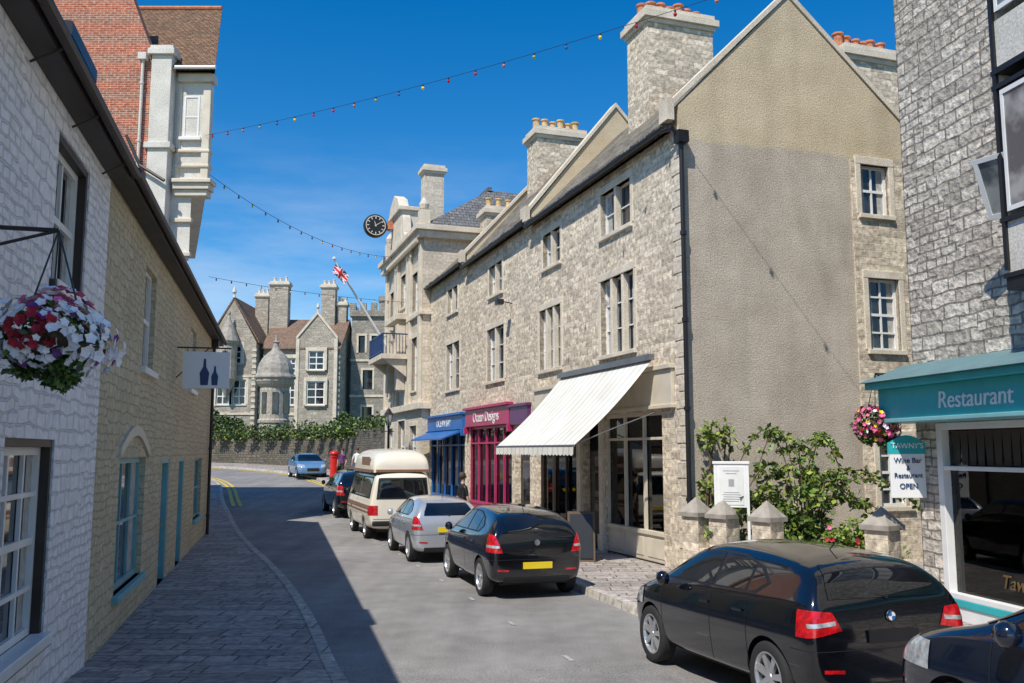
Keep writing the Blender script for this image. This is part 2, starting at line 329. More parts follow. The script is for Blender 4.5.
for a,b in zip(ys[:-1],ys[1:]):
    for c,d in zip(xs[:-1],xs[1:]):
        gm.quad((c,a,G(a)-.06),(d,a,G(a)-.06),(d,b,G(b)-.06),(c,b,G(b)-.06))
struct(gm.obj('ground',None,M['grass']))
struct(strip(LK,RK,0,'road',M['asphalt']))
LF=[(2,-8),(-2.3,0),(-4.9,10.1),(-9.3,27.5),(-10.2,29),(-13.9,38),(-18.5,52),(-24,58.5),(-32,61.5),(-56,65)]
LF=[(x-1.5,y-.4) for x,y in LF]
struct(strip(LF,LK,.12,'pavement',M['flag']))
RF=[(x+9,y+3.5) for x,y in RK]
struct(strip(RK,RF,.12,'pavement',M['flag']))
def kerb(P,side,name):
    p=interp(P,140);mb=MB()
    pr=[]
    for i,q in enumerate(p):
        t=(p[min(i+1,139)]-p[max(i-1,0)]).normalized();nn=Vector((-t.y,t.x))*side
        pr.append((q,nn))
    for (a,na),(b,nb) in zip(pr[:-1],pr[1:]):
        def pt(q,nn,o,z):return (q.x+nn.x*o,q.y+nn.y*o,G(q.y)+z)
        mb.quad(pt(a,na,-.02,-.02),pt(b,nb,-.02,-.02),pt(b,nb,0,.128),pt(a,na,0,.128))
        mb.quad(pt(a,na,0,.128),pt(b,nb,0,.128),pt(b,nb,.15,.128),pt(a,na,.15,.128))
    return struct(mb.obj(name,None,M['kerb']))
kerb(LK,1,'kerb');kerb(RK,-1,'kerb')
mb=MB();p=interp(RK,400)
def offp(P,i,o,sd=1):
    t=(P[min(i+1,399)]-P[max(i-1,0)]).normalized();nn=Vector((-t.y,t.x))*sd;q=P[i]+nn*o;return q
for i in range(399):
    q=p[i]
    if 6<q.y<34 and i%8<1:
        a,b=offp(p,i,2.0),offp(p,i,2.06);c,d=offp(p,i+1,2.06),offp(p,i+1,2.0)
        mb.quad(*[(v.x,v.y,G(v.y)+.008) for v in (a,d,c,b)])
struct(mb.obj('road_marking',None,M['wline']))
mb=MB();pl=interp(LK,400)
for P,sd in((p,1),(pl,-1)):
    for i in range(399):
        q=P[i]
        if q.y>37:
            for o in(.25,.52):
                a,b=offp(P,i,o,sd),offp(P,i,o+.15,sd);c,d=offp(P,i+1,o+.15,sd),offp(P,i+1,o,sd)
                vs=[(v.x,v.y,G(v.y)+.010) for v in (a,d,c,b)]
                mb.quad(*(vs if sd==1 else vs[::-1]))
struct(mb.obj('yellow_lines',None,M['yline']))
# ------------------------------------------------------------------ parts
def window(par,x0,x1,z0,z1,y=.12,rot=0,fm=None,cols=2,rows=2,fw=.055,bw=.022,sur=None,sill=None,glass=None,surw=.14,mid=False,name='window',fy=0,head=True,mull=0,curt=False):
    fm=fm or M['white'];g=MB();g.box(x0,x1,y+.05,y+.07,z0,z1)
    w=g.obj(name,par,glass or M['glass'],rot=rot)
    f=MB()
    f.box(x0,x0+fw,y,y+.048,z0,z1);f.box(x1-fw,x1,y,y+.048,z0,z1);f.box(x0+fw,x1-fw,y+.001,y+.047,z0,z0+fw);f.box(x0+fw,x1-fw,y+.001,y+.047,z1-fw,z1)
    for i in range(1,cols):
        x=x0+(x1-x0)*i/cols;f.box(x-bw,x+bw,y+.01,y+.044,z0+fw,z1-fw)
    for i in range(1,rows):
        z=z0+(z1-z0)*i/rows;k=bw*(1.5 if mid and i==rows//2 else 1);f.box(x0+fw,x1-fw,y+.006,y+.046,z-k,z+k)
    f.obj('frame',w,fm)
    if curt:
        W=x1-x0;n_=10
        for (a,b) in ((x0+fw,x0+fw+W*random.uniform(.12,.24)),(x1-fw-W*random.uniform(.12,.24),x1-fw)):
            q=MB()
            for i in range(n_):
                xa=a+(b-a)*i/n_;xb=a+(b-a)*(i+1)/n_;ya=y+.0485-(i%2)*.004;yb=y+.0485-((i+1)%2)*.004
                q.quad((xa,ya,z0+fw),(xb,yb,z0+fw),(xb,yb,z1-fw),(xa,ya,z1-fw))
            q.obj('curtain',w,M['curtain'])
    if mull:
        for i in range(1,mull):
            q=MB();x=x0+(x1-x0)*i/mull;q.box(x-.055,x+.055,-.01,y-.003,z0,z1)
            q.obj('mullion',w,sur or M['trim'],bevel=.01)
    if sur:
        q=MB();a=surw;q.box(x0-a,x0,fy-.025,y-.003,z0,z1);q.box(x1,x1+a,fy-.025,y-.003,z0,z1)
        if head:q.box(x0-a,x1+a,fy-.03,y-.003,z1,z1+a*1.3)
        q.obj('surround',w,sur,bevel=.012)
    q=MB();q.box(x0-.1,x1+.1,fy-.08,y-.004,z0-.1,z0);q.obj('sill',w,sill or sur or fm,bevel=.01)
    return w
def chimney(par,x,y,z0,z1,wx,wy,pots,m,potm=None,side='x'):
    mb=MB();a,b=wx/2,wy/2
    mb.box(x-a,x+a,y-b,y+b,z0,z1-.45,0)
    mb.box(x-a-.06,x+a+.06,y-b-.06,y+b+.06,z1-.45,z1-.33,1);mb.box(x-a-.14,x+a+.14,y-b-.14,y+b+.14,z1-.33,z1-.15,1);mb.box(x-a-.05,x+a+.05,y-b-.05,y+b+.05,z1-.15,z1,1)
    for i in range(pots):
        t=(i+.5)/pots-.5
        px,py=(x+t*wx*.98,y+random.uniform(-.06,.06)) if side=='x' else (x+random.uniform(-.06,.06),y+t*wy*.98)
        h=.36+.16*random.random();r=.135*random.uniform(.9,1.08)
        mb.lathe([(r,0),(r*1.1,.06),(r*.92,.1),(r*.85,h-.08),(r*1.12,h-.05),(r*1.08,h),(r*.6,h)],(px,py,z1),12,2)
    return mb.obj('chimney',par,[m,M['trim'],potm or M['terracotta']])
def roof2(par,x0,x1,yf,zf,ys,zr,yr,zre,m,th=.12,name='roof'):
    mb=MB()
    mb.ext([(x0,yf,zf),(x0,ys,zr),(x0,ys,zr-th*1.3),(x0,yf,zf-th)],(x1-x0,0,0))
    mb.ext([(x0,ys,zr),(x0,yr,zre),(x0,yr,zre-th),(x0,ys,zr-th*1.3)],(x1-x0,0,0))
    return mb.obj(name,par,m)
def downpipe(par,x,y,z0,z1,r=.045,m=None,rot=0,name='drainpipe'):
    mb=MB();mb.cyl((x,y,z0),(x,y,z1),r,n=10)
    z=z0+.5
    while z<z1: mb.cyl((x,y,z),(x,y,z+.07),r*1.35,n=10);z+=1.9
    mb.box(x-.13,x+.13,y-.12,y+.1,z1,z1+.22)
    return mb.obj(name,par,m or M['black'],rot=rot)
# ------------------------------------------------------------------ LEFT ROW
ang=math.atan2(.969,-.247)
def leftO(Y): return (-2.1-.255*Y,Y,0)
wh=thing('white_cottage','white-painted rubble stone building with dark-framed sash windows','building',leftO(0),ang)
ops=[(8.15,9.5,3.95,5.4),(7.1,8.67,.8,2.6),(3.6,4.9,3.95,5.4),(3.0,4.6,.8,2.6)]
mb=MB();mb.holed(-3,10.63,0,5.75,0,ops,.22);mb.box(-3,10.63,.24,7,0,5.75);mb.ext([(-3,.0,5.752),(-3,7,5.752),(-3,3.5,8.7)],(13.63,0,0))
mb.obj('wall',wh,M['white_stone'])
roof2(wh,-3.1,10.63,-.24,5.80,3.5,8.9,7.3,5.75,M['slate'],th=.08)
mb=MB();mb.box(-3,10.6,-.22,-.003,5.66,5.72);mb.cyl((-3,-.28,5.74),(10.6,-.28,5.74),.055,n=10)
for i in range(9): mb.tube([(-2+i*1.5,-.02,5.55),(-2+i*1.5,-.25,5.68)],.012,5)
mb.obj('eaves_gutter',wh,M['darkwood'])
for o in ops:
    window(wh,o[0]+.07,o[1]-.07,o[2]+.07,o[3]-.07,y=.10,cols=2 if o[2]>3 else 3,rows=2 if o[2]>3 else 4,mid=True,fw=.07,curt=True)
    q=MB();x0,x1,z0,z1=o
    q.box(x0,x0+.068,.02,.17,z0,z1);q.box(x1-.068,x1,.02,.17,z0,z1);q.box(x0+.069,x1-.069,.02,.17,z1-.068,z1);q.box(x0-.05,x1+.05,-.06,.09,z0-.05,z0+.065)
    q.obj('window_casing',wh,M['darkwood'])
mb=MB();mb.box(9.4,10.4,.35,2.0,5.9,6.8,0);mb.box(9.25,10.55,.2,2.2,6.8,6.95,1)
mb.obj('dormer',wh,[M['darkwood'],M['black']])
cr=thing('cream_cottage','cream-painted stone building with teal doors and windows','building',leftO(10.3),ang)
ops=[(1.75,4.1,.62,2.4),(3.2,4.4,3.75,5.3),(10.3,11.6,3.9,5.3),(6.2,7.25,.12,2.35),(9.0,10.0,.12,2.35),(12.6,14.6,.8,2.3)]
mb=MB();mb.holed(0.003,17.75,0,5.8,.02,ops,.22);mb.box(0.003,17.75,.26,7,0,5.8);mb.ext([(0.003,.02,5.802),(0.003,7,5.802),(0.003,3.5,8.75)],(17.74,0,0))
mb.obj('wall',cr,M['cream_stone'])
roof2(cr,.01,17.95,-.24,5.85,3.5,8.95,7.3,5.8,M['slate'],th=.08)
mb=MB();mb.box(0,17.9,-.22,.0,5.7,5.76);mb.cyl((0,-.28,5.79),(17.95,-.28,5.79),.055,n=10)
mb.obj('eaves_gutter',cr,M['darkwood'])
window(cr,1.75,4.1,.62,2.4,y=.10,fm=M['tealdoor'],cols=3,rows=2,sill=M['tealdoor'],fy=.02,fw=.08,curt=True)
window(cr,12.6,14.6,.8,2.3,y=.10,fm=M['tealdoor'],cols=3,rows=2,sill=M['tealdoor'],fy=.02)
window(cr,3.2,4.4,3.75,5.3,y=.10,fm=M['white'],cols=2,rows=2,fy=.02,mid=True,curt=True)
window(cr,10.3,11.6,3.9,5.3,y=.10,fm=M['white'],cols=2,rows=2,fy=.02,mid=True,curt=True)
mb=MB()
for i in range(12):
    t0,t1=i/12,(i+1)/12
    def ap(t,o): return (1.6+2.65*t,-.02,2.40+.32*math.sin(math.pi*t)+o)
    a,b=ap(t0,0),ap(t1,0);mb.ext([a,b,(b[0],b[1],b[2]+.14),(a[0],a[1],a[2]+.14)],(0,.05,0))
mb.obj('window_arch',cr,M['cream'])
for x0,x1 in((6.2,7.25),(9.0,10.0)):
    mb=MB();mb.box(x0+.08,x1-.08,.14,.19,.16,2.27)
    for a,b in((.3,1.05),(1.2,2.1)):
        mb.box(x0+.2,(x0+x1)/2-.04,.125,.141,a,b);mb.box((x0+x1)/2+.04,x1-.2,.125,.141,a,b)
    d=mb.obj('door',cr,M['tealdoor'])
    q=MB();q.box(x0,x0+.078,.03,.2,.12,2.35);q.box(x1-.078,x1,.03,.2,.12,2.35);q.box(x0+.08,x1-.08,.03,.2,2.27,2.35);q.obj('door_frame',d,M['tealdoor'])
    q=MB();q.lathe([(0,-.05),(.03,-.045),(.035,-.02),(.015,0)],(x1-.18,.12,1.15),10);q.obj('handle',d,M['gold'])
downpipe(cr,16.4,-.06,.12,5.5)
hs=thing('hanging_sign','white projecting sign with small blue emblem on cream wall','sign',(-2.1-.255*17.6,17.6,3.72),ang)
mb=MB();mb.box(-.03,.03,-1.0,-.12,0,.72);mb.obj('sign_board',hs,M['signwhite'])
mb=MB()
mb.ext([(-.036,-.60,.06),(-.036,-.46,.06),(-.036,-.44,.30),(-.036,-.50,.42),(-.036,-.51,.58),(-.036,-.55,.58),(-.036,-.56,.42),(-.036,-.62,.30)],(.004,0,0))
mb.ext([(-.036,-.78,.06),(-.036,-.67,.06),(-.036,-.66,.24),(-.036,-.70,.33),(-.036,-.71,.44),(-.036,-.74,.44),(-.036,-.75,.33),(-.036,-.79,.24)],(.004,0,0))
mb.obj('blue_emblem',hs,M['navy'])
mb=MB();mb.tube([(0,0,.8),(0,-1.02,.8)],.015);mb.tube([(0,0,.2),(0,-.6,.8)],.012);mb.cyl((0,-.9,.8),(0,-.9,.7),.008);mb.cyl((0,-.2,.8),(0,-.2,.7),.008);mb.obj('bracket',hs,M['black'])
# tall house
tl=thing('tall_house','tall cream rendered house with red brick side and tiled roof','building',(-9.7,28,0),0)
mb=MB()
mb.ext([(-.55,0,0),(-4.4,10,0),(-11,10,0),(-11,0,0)],(0,0,10.7));
mb.ext([(-.08,0,10.7),(-3.93,10,10.7),(-11,10,10.7),(-11,.02,10.7)],(0,0,4.0))
mb.obj('wall',tl,M['wrender'])
mb=MB()
mb.box(-1.1,-.02,-.14,.3,10.55,10.75);mb.box(-1.1,.06,-.22,.3,10.75,10.95);mb.box(-1.1,.14,-.3,.3,10.95,11.08);mb.box(-1.1,.0,-.1,.3,12.0,12.1);mb.box(-1.1,.0,-.12,.3,11.5,11.6);mb.box(-1.1,.06,-.14,.25,14.35,14.62)
mb.box(-.28,-.03,-.08,.2,11.08,14.3);mb.box(-1.1,-.98,-.07,.0,11.1,14.3)
for z in (8.6,9.7): mb.box(-1.1,-.48,-.1,.05,z,z+.14)
mb.obj('cornice',tl,M['cream'],bevel=.02)
mb=MB();mb.box(-1.85,-1.2,-.45,.0,8,15.1);mb.box(-1.95,-1.1,-.55,.05,15.1,15.3);mb.box(-1.9,-1.15,-.5,.02,15.3,15.42);mb.box(-1.95,-1.1,-.53,.02,12.0,12.2)
mb.obj('pier',tl,M['wrender'],bevel=.02)
mb=MB();mb.ext([(-6.5,-.4,5),(-1.851,-.4,5),(-1.851,-.4,15.2),(-3.3,-.4,18.9),(-6.5,-.4,18.9)],(0,.38,0));mb.obj('brick_wall',tl,M['redbrick'])
downpipe(tl,-2.1,-.5,6,14.9,.05,M['wrender'])
mb=MB();mb.tube([(-2.5,-.52,12.4),(-2.0,-.6,11.4),(-1.2,-.6,10.9)],.05,8);mb.obj('waste_pipe',tl,M['black'])
mb=MB()
A1=[(-11,-.38,14.72),(.18,-.38,14.72),(-.9,3.2,18.5),(-11,3.2,18.5)]
mb.ext(A1,(0,0,-.1));mb.ext([(.18,-.38,14.72),(-2.6,6.9,14.72),(-.9,3.2,18.5)],(0,0,-.1));mb.ext([(-11,6.9,14.72),(-2.6,6.9,14.72),(-.9,3.2,18.5),(-11,3.2,18.5)],(0,0,-.1))
rt=mb.obj('roof',tl,M['tile'])
mb=MB();mb.tube([(-11,3.2,18.55),(-.9,3.2,18.55)],.09,8);mb.obj('ridge_tiles',rt,M['terracotta'])
mb=MB();mb.tube([(-1.1,-.42,14.7),(.2,-.42,14.7)],.06,8);mb.obj('gutter',rt,M['white'])
window(tl,-.90,-.40,12.5,13.9,y=-.02,fm=M['white'],cols=1,rows=2,fy=-.06,curt=True)
# ------------------------------------------------------------------ RIGHT TERRACE
rang=math.atan2(-.948,.318)
def rO(Y,f=0): return (9.6-.3353*Y-.948*f,Y-.318*f,0)
def lx(Y,Y0): return -(Y-Y0)/.948
RG='stone terrace houses with ground-floor shops'
def shopfront(par,x0,x1,z0,zt,fm,cols,fz0=3.35,fz1=3.95,ftxt=None,tm=None,fascia=True,riser=.55,txs=.42,trans=True,gm=None):
    mb=MB()
    n=cols;fw=.07
    mb.box(x0,x1,.06,.12,z0,z0+riser)
    for i in range(n+1):
        x=x0+(x1-x0)*i/n;mb.box(max(x-fw/2,x0),min(x+fw/2,x1),.04,.115,z0+riser+.001,zt)
    mb.box(x0,x1,.03,.116,zt-.09,zt-.001);mb.box(x0,x1,.02,.13,z0+riser-.03,z0+riser+.06)
    if trans: mb.box(x0,x1,.045,.11,zt-.62,zt-.56)
    for i in range(n):
        a=x0+(x1-x0)*i/n+.1;b=x0+(x1-x0)*(i+1)/n-.1
        mb.box(a,b,.045,.061,z0+.1,z0+riser-.1)
    s=mb.obj('shopfront',par,fm,bevel=.006)
    g=MB();g.box(x0,x1,.13,.15,z0+riser,zt);g.obj('shop_window',s,gm or M['shopglass'])
    if fascia:
        q=MB();q.box(x0-.1,x1+.1,-.14,.05,fz0,fz1);q.box(x0-.15,x1+.15,-.24,.05,fz1,fz1+.09)
        for x in(x0-.14,x1+.04): q.box(x,x+.12,-.2,.03,fz0-.25,fz0)
        q.obj('fascia',s,fm,bevel=.008)
        if ftxt: text(ftxt,txs,tm,s,((x0+x1)/2,-.147,(fz0+fz1)/2))
    return s
def goods(par,x0,x1,z,n,y=.02):
    mb=MB()
    for i in range(n):
        x=random.uniform(x0,x1);h=random.uniform(.08,.3);w=random.uniform(.04,.1);k=random.choice([0,1,2,3,4])
        zz=z+random.choice((0,.5,1.0))
        if i%2: mb.lathe([(0,0),(w*.7,0),(w,h*.4),(w*.6,h*.8),(w*.3,h),(0,h)],(x,.25+y,zz),8,k)
        else: mb.box(x-w,x+w,.2+y,.22+y,zz,zz+h,k)
    o=mb.obj('display_goods',par,[M['white'],M['pink'],M['teal'],M['terracotta'],M['cream']]);o['kind']='stuff';return o
def see(name):
    m=D.materials.new(name);m.use_nodes=True;t=m.node_tree;n=t.nodes;l=t.links
    tr=n.new('ShaderNodeBsdfTransparent');tr.inputs[0].default_value=(.8,.83,.82,1)
    gl=n.new('ShaderNodeBsdfGlossy');gl.inputs['Roughness'].default_value=.02
    fr=n.new('ShaderNodeFresnel');fr.inputs[0].default_value=1.6
    mx=n.new('ShaderNodeMixShader');l.new(fr.outputs[0],mx.inputs[0]);l.new(tr.outputs[0],mx.inputs[1]);l.new(gl.outputs[0],mx.inputs[2])
    l.new(mx.outputs[0],n['Material Output'].inputs['Surface']);return m
M['see']=see('clear_shop_glass')
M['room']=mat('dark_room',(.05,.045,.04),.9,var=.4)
B=[]
specs=[(18.2,26.7,9.25,12.4,'rough-coursed stone house with rendered gable and striped awning'),
       (26.7,33.6,9.4,12.95,'stone terrace house above a magenta shopfront'),
       (33.6,39.3,9.6,12.7,'stone terrace house above a blue shopfront')]
def wy(Y0,a,b,z0,z1): return (lx(b,Y0),lx(a,Y0),z0,z1)
up=[[wy(18.2,20.3,22.05,4.8,6.65),wy(18.2,24.6,26.2,4.8,6.55),wy(18.2,20.4,22.0,7.75,8.85),wy(18.2,24.6,25.9,7.75,8.75)],
    [wy(26.7,29.4,31.2,4.85,6.65),wy(26.7,29.6,31.0,7.8,8.85)],
    [wy(33.6,34.7,36.6,4.9,6.75),wy(33.6,35.0,36.5,8.0,9.0)]]
shop=[[(-3.9,-1.0,.12,3.35),(-5.3,-4.2,.12,3.2),(-8.5,-5.6,.12,3.3)],
      [(-1.75,-.35,.12,3.2),(-6.95,-2.05,.12,3.35)],
      [(-5.75,-.3,.12,3.3)]]
for k,(Ya,Yb,ze,zr,lab) in enumerate(specs):
    b=thing('terrace_house',lab,'building',rO(Ya),rang,RG);B.append(b)
    L=(Yb-Ya)/.948
    mb=MB();mb.holed(-L+.002,0,0,ze,0,up[k]+shop[k],.2,0)
    mb.box(-L+.002,-.35 if k==0 else -.002,.9,6.2,0,ze-.01,1)
    mb.quad((-L+.002,0,ze),(0,0,ze),(0,.9,ze),(-L+.002,.9,ze),0)
    if k!=0:
        mb.quad((0,0,0),(0,.9,0),(0,.9,ze),(0,0,ze),0)
    mb.quad((-L+.002,0,0),(-L+.002,.9,0),(-L+.002,.9,ze),(-L+.002,0,ze),0)
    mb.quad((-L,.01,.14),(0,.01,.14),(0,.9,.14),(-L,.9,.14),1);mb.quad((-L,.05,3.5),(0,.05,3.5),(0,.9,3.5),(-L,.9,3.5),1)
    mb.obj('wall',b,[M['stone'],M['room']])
    r=roof2(b,-L+(.0 if k<2 else -.1),-.36 if k else -.2,-.22,ze+.05,2.8,zr,6.4,ze+.1,M['slate'],.14)
    q=MB();x=-L+.1
    while x<-.5:
        w_=random.uniform(.24,.42);q.box(x,x+w_-.015,-.27-random.uniform(0,.05),-.1,ze+.055,ze+.085+random.uniform(0,.02));x+=w_
    q.obj('eaves_course',r,M['slate'])
    for (x0,x1,z0,z1) in up[k]:
        n=3 if (k==0 and z0<7) else 2
        window(b,x0,x1,z0,z1,y=.14,cols=2*n if z0<7 else n*1,rows=3 if z0<7 else 2,sur=M['trim'],mull=n,bw=.014,fw=.04,fm=M['white'],curt=True)
    mb=MB();mb.cyl((-L,-.29,ze-.02),(-.2,-.29,ze-.02),.06,n=10);mb.obj('gutter',b,M['black'])
    q=MB()
    if k:
        q.ext([(-.36,-.05,ze-.4),(-.36,-.05,ze+.35),(-.36,2.8,zr+.42),(-.36,6.3,ze+.35),(-.36,6.3,ze-.4)],(.34,0,0),0)
    zc=(ze+.35,zr+.42) if k else (9.72,12.62)
    yy=6.3 if k else 6.25
    x0,w=(-.42,.46) if k else (-.34,.38)
    q.ext([(x0,-.12,zc[0]),(x0,2.8,zc[1]),(x0,2.8,zc[1]+.14),(x0,-.12,zc[0]+.14)],(w,0,0),1)
    q.ext([(x0,2.8,zc[1]),(x0,yy,zc[0]-.1),(x0,yy,zc[0]+.04),(x0,2.8,zc[1]+.14)],(w,0,0),1)
    q.box(x0,x0+w,-.28,-.122,zc[0]-.35,zc[0]+.12,1)
    q.obj('gable_coping',b,[M['gable_up'],M['trim']])
    if k==0: chimney(r,-5.2,2.7,10.4,14.45,1.25,2.0,7,M['stone'],side='y');
    if k==1: chimney(r,-5.2,2.8,10.8,14.3,1.1,1.9,6,M['stone'],side='y',potm=M['buffpot'])
    if k==2: chimney(r,-5.0,2.8,10.8,13.2,1.0,1.4,3,M['stone'],side='y',potm=M['buffpot'])
b1,b2,b3=B
TM=Matrix.Rotation(R(90),4,'Z')
gops=[(4.55,5.32,7.75,8.9),(4.62,5.45,4.7,6.3),(4.7,5.45,1.3,2.75)]
mb=MB(TM)
mb.holed(0,4.3,0,9.0,0.0,[],.2,0)
mb.holed(4.3,6.2,0,9.0,-.03,gops,.25,2)
mb.quad((4.3,-.03,0),(4.3,0,0),(4.3,0,9),(4.3,-.03,9),2)
mb.ext([(0,.0,9.0),(6.2,.0,9.0),(6.2,.0,9.62),(2.8,.0,12.62),(0,.0,9.72)],(0,.3,0),0)
mb.obj('gable_wall',b1,[M['gable'],M['gable_up'],M['stone']])
for o in gops: window(b1,*o,y=.08,rot=R(90),cols=2,rows=2 if o[2]>7 else 4,sur=M['trim'],fy=-.03,mid=True,bw=.02,fw=.06,curt=True)
mb=MB()
for i in range(26):
    z=.2+i*.35; w=.34 if i%2 else .22
    mb.box(-w,-.004,-.02,.05,z,z+.33)
mb.obj('quoins',b1,M['ashlar'],bevel=.012)
mb=MB();mb.cyl((.12,-.02,.3),(.12,-.02,8.9),.05,n=10);mb.box(.02,.24,-.14,.1,8.85,9.1);mb.tube([(.12,-.02,8.95),(.1,-.2,9.15),(-.3,-.28,9.2)],.045,8)
for z in(1.5,3.3,5.1,6.9): mb.cyl((.12,-.02,z),(.12,-.02,z+.08),.07,n=10)
mb.obj('drainpipe',b1,M['black'])
mb=MB();mb.box(-8,-2.2,6.2,12,0,9.3);mb.ext([(-8,6.2,9.3),(-8,12,9.3),(-8,9.1,11.6)],(5.8,0,0));mb.obj('rear_wing',b1,M['stone'])
rr=roof2(b1,-8.1,-2.1,6.1,9.35,9.1,11.8,12.2,9.3,M['slate'],name='rear_roof')
chimney(rr,-3.4,7.6,9.3,13.4,1.0,1.7,6,M['stone'],side='y')
s1=shopfront(b1,-3.9,-1.0,.12,3.35,M['cream'],3,fascia=False,gm=M['see'],riser=.6)
s2=shopfront(b1,-8.5,-5.6,.12,3.3,M['darkwood'],3,fascia=False,gm=M['see'],riser=.5)
goods(b1,-3.7,-1.2,.78,26);goods(b1,-8.3,-5.8,.7,26)
mb=MB();mb.box(-3.9,-1.0,.3,.32,.75,.78);mb.box(-3.9,-1.0,.3,.5,1.25,1.28);mb.box(-3.9,-1.0,.3,.5,1.75,1.78);mb.box(-8.5,-5.6,.3,.5,1.2,1.23);mb.box(-8.5,-5.6,.3,.5,1.7,1.73);mb.obj('display_shelf',b1,M['darkwood'])
mb=MB();mb.box(-5.2,-4.3,.16,.2,.14,2.5,0);mb.box(-5.08,-4.42,.14,.161,1.0,2.35,1);d=mb.obj('door',b1,[M['darkwood'],M['glass']])
q=MB();q.cyl((-4.4,.12,1.0),(-4.4,.12,1.3),.015);q.obj('handle',d,M['gold'])
mb=MB();mb.box(-8.7,-.42,-.08,.0,3.42,4.2);mb.box(-8.75,-.38,-.14,.0,4.2,4.3);mb.box(-8.75,-.38,-.12,.0,3.38,3.46);mb.obj('shop_fascia',b1,M['cream'],bevel=.01)
for x in(-4.05,-5.45):
    mb=MB();mb.box(x-.12,x+.12,-.07,.0,.12,3.37);mb.box(x-.16,x+.16,-.1,0,.12,.5);mb.obj('pilaster',b1,M['trim'],bevel=.01)
xa,xb=-6.3,-1.05
mb=MB()
N=18
for i in range(N):
    t0,t1=i/N,(i+1)/N
    for j in range(20):
        xj,xk=xa+(xb-xa)*j/20,xa+(xb-xa)*(j+1)/20
        def ap(x,t): return (x,-.16-1.85*t,4.45-1.85*t-(.10+.025*math.sin((x-xa)*2.4))*math.sin(math.pi*t))
        mb.quad(ap(xj,t0),ap(xk,t0),ap(xk,t1),ap(xj,t1));
for i in range(26):
    x=xa+(xb-xa)*i/26;x2=xa+(xb-xa)*(i+1)/26
    mb.add([(x,-2.01,2.6),(x2,-2.01,2.6),(x2,-2.02,2.42),((x+x2)/2,-2.02,2.39),(x,-2.02,2.42)],[(0,1,2,3,4)])
aw=mb.obj('awning',b1,M['awning'],smooth=True)
q=MB();q.tube([(xa,-2.0,2.6),(xb,-2.0,2.6)],.025,8)
for x in(xa+.08,xb-.08): q.tube([(x,-.12,3.3),(x,-1.1,2.95),(x,-1.98,2.62)],.014,6)
q.box(xa-.05,xb+.05,-.28,-.15,4.42,4.55);q.obj('awning_frame',aw,M['grey'])
s3=shopfront(b2,-6.95,-2.05,.12,3.35,M['pink'],5,ftxt='Ocean Designs',tm=M['white'],gm=M['see'],txs=.5)
goods(b2,-6.8,-2.2,.72,34);
mb=MB();mb.box(-6.95,-2.05,.4,.42,.7,2.6);mb.obj('display_back',b2,M['white'])
mb=MB();mb.box(-1.6,-.5,.16,.2,.14,2.4,0);mb.box(-1.4,-.7,.14,.161,1.0,2.2,1);mb.obj('door',b2,[M['darkwood'],M['glass']])
mb=MB();mb.box(-1.9,-.25,-.12,.0,3.3,3.85);mb.box(-1.95,-.2,-.18,0,3.85,3.93);mb.obj('fascia',b2,M['purple'])
s4=shopfront(b3,-5.75,-.3,.12,3.3,M['blue'],5,ftxt='OCEAN BAY',tm=M['white'],gm=M['see'],fz0=3.3,fz1=3.85)
goods(b3,-5.6,-.5,.72,30)
mb=MB();mb.ext([(-5.7,-.1,3.28),(-5.7,-.9,2.95),(-5.7,-.9,2.9),(-5.7,-.1,3.2)],(5.3,0,0));mb.obj('awning',b3,M['blue'])
mb=MB();mb.tube([(-2,0,7.2),(-2,-.35,7.25)],.02);mb.box(-2.14,-1.86,-.55,-.33,7.14,7.3);mb.obj('wall_lamp',b2,M['black'])
# ------------------------------------------------------------------ TOWN HALL
th=thing('town_hall','ornate pale stone civic building with balcony','building',rO(39.35,.35),rang)
mb=MB();L=8.6
wops=[(-2.2,-1.1,5.2,7.6),(-5.0,-3.6,5.4,8.2),(-7.6,-6.6,5.2,7.6),(-2.2,-1.1,8.8,10.6),(-7.6,-6.6,8.8,10.6),(-4.9,-3.7,9.4,11.0),(-2.4,-1.0,.8,3.6),(-5.1,-3.5,.2,3.9),(-7.8,-6.4,.8,3.6)]
mb.holed(-L,0,0,12.2,0,wops,.25);mb.box(-L,0,.3,9,0,12.2)
mb.quad((0,0,0),(0,.3,0),(0,.3,12.2),(0,0,12.2));mb.quad((-L,0,0),(-L,.3,0),(-L,.3,12.2),(-L,0,12.2))
mb.obj('wall',th,M['ashlar'])
mb=MB()
for z,h,o in((4.3,.3,.22),(8.45,.2,.16),(11.9,.3,.3),(12.2,.25,.45)):
    mb.box(-L-o,o,-o,-.002,z,z+h);mb.box(.002,o,-.0,9,z+.002,z+h-.002)
for x in(-8.5,-6.1,-5.5,-3.2,-2.6,-.5): mb.box(x,x+.4,-.14,-.003,4.6,11.88)
for i in range(34): mb.box(-8.5+i*.25,-8.38+i*.25,-.38,-.15,11.72,11.9)
mb.box(-8.5,-8.0,-.18,.3,12.45,13.4);mb.box(-.5,0,-.18,.3,12.45,13.2)
for x in (-8.25,-.25): mb.lathe([(.1,0),(.2,.15),(.24,.35),(.12,.55),(0,.7)],(x,.05,13.35 if x<-4 else 13.15),10)
mb.box(-6.9,-4.4,-.15,.9,12.45,14.3);mb.box(-7.05,-4.25,-.3,1.0,14.3,14.5)
mb.ext([(-6.95,-.28,14.5),(-4.35,-.28,14.5),(-4.7,-.28,14.95),(-5.65,-.28,15.35),(-6.6,-.28,14.95)],(0,.5,0))
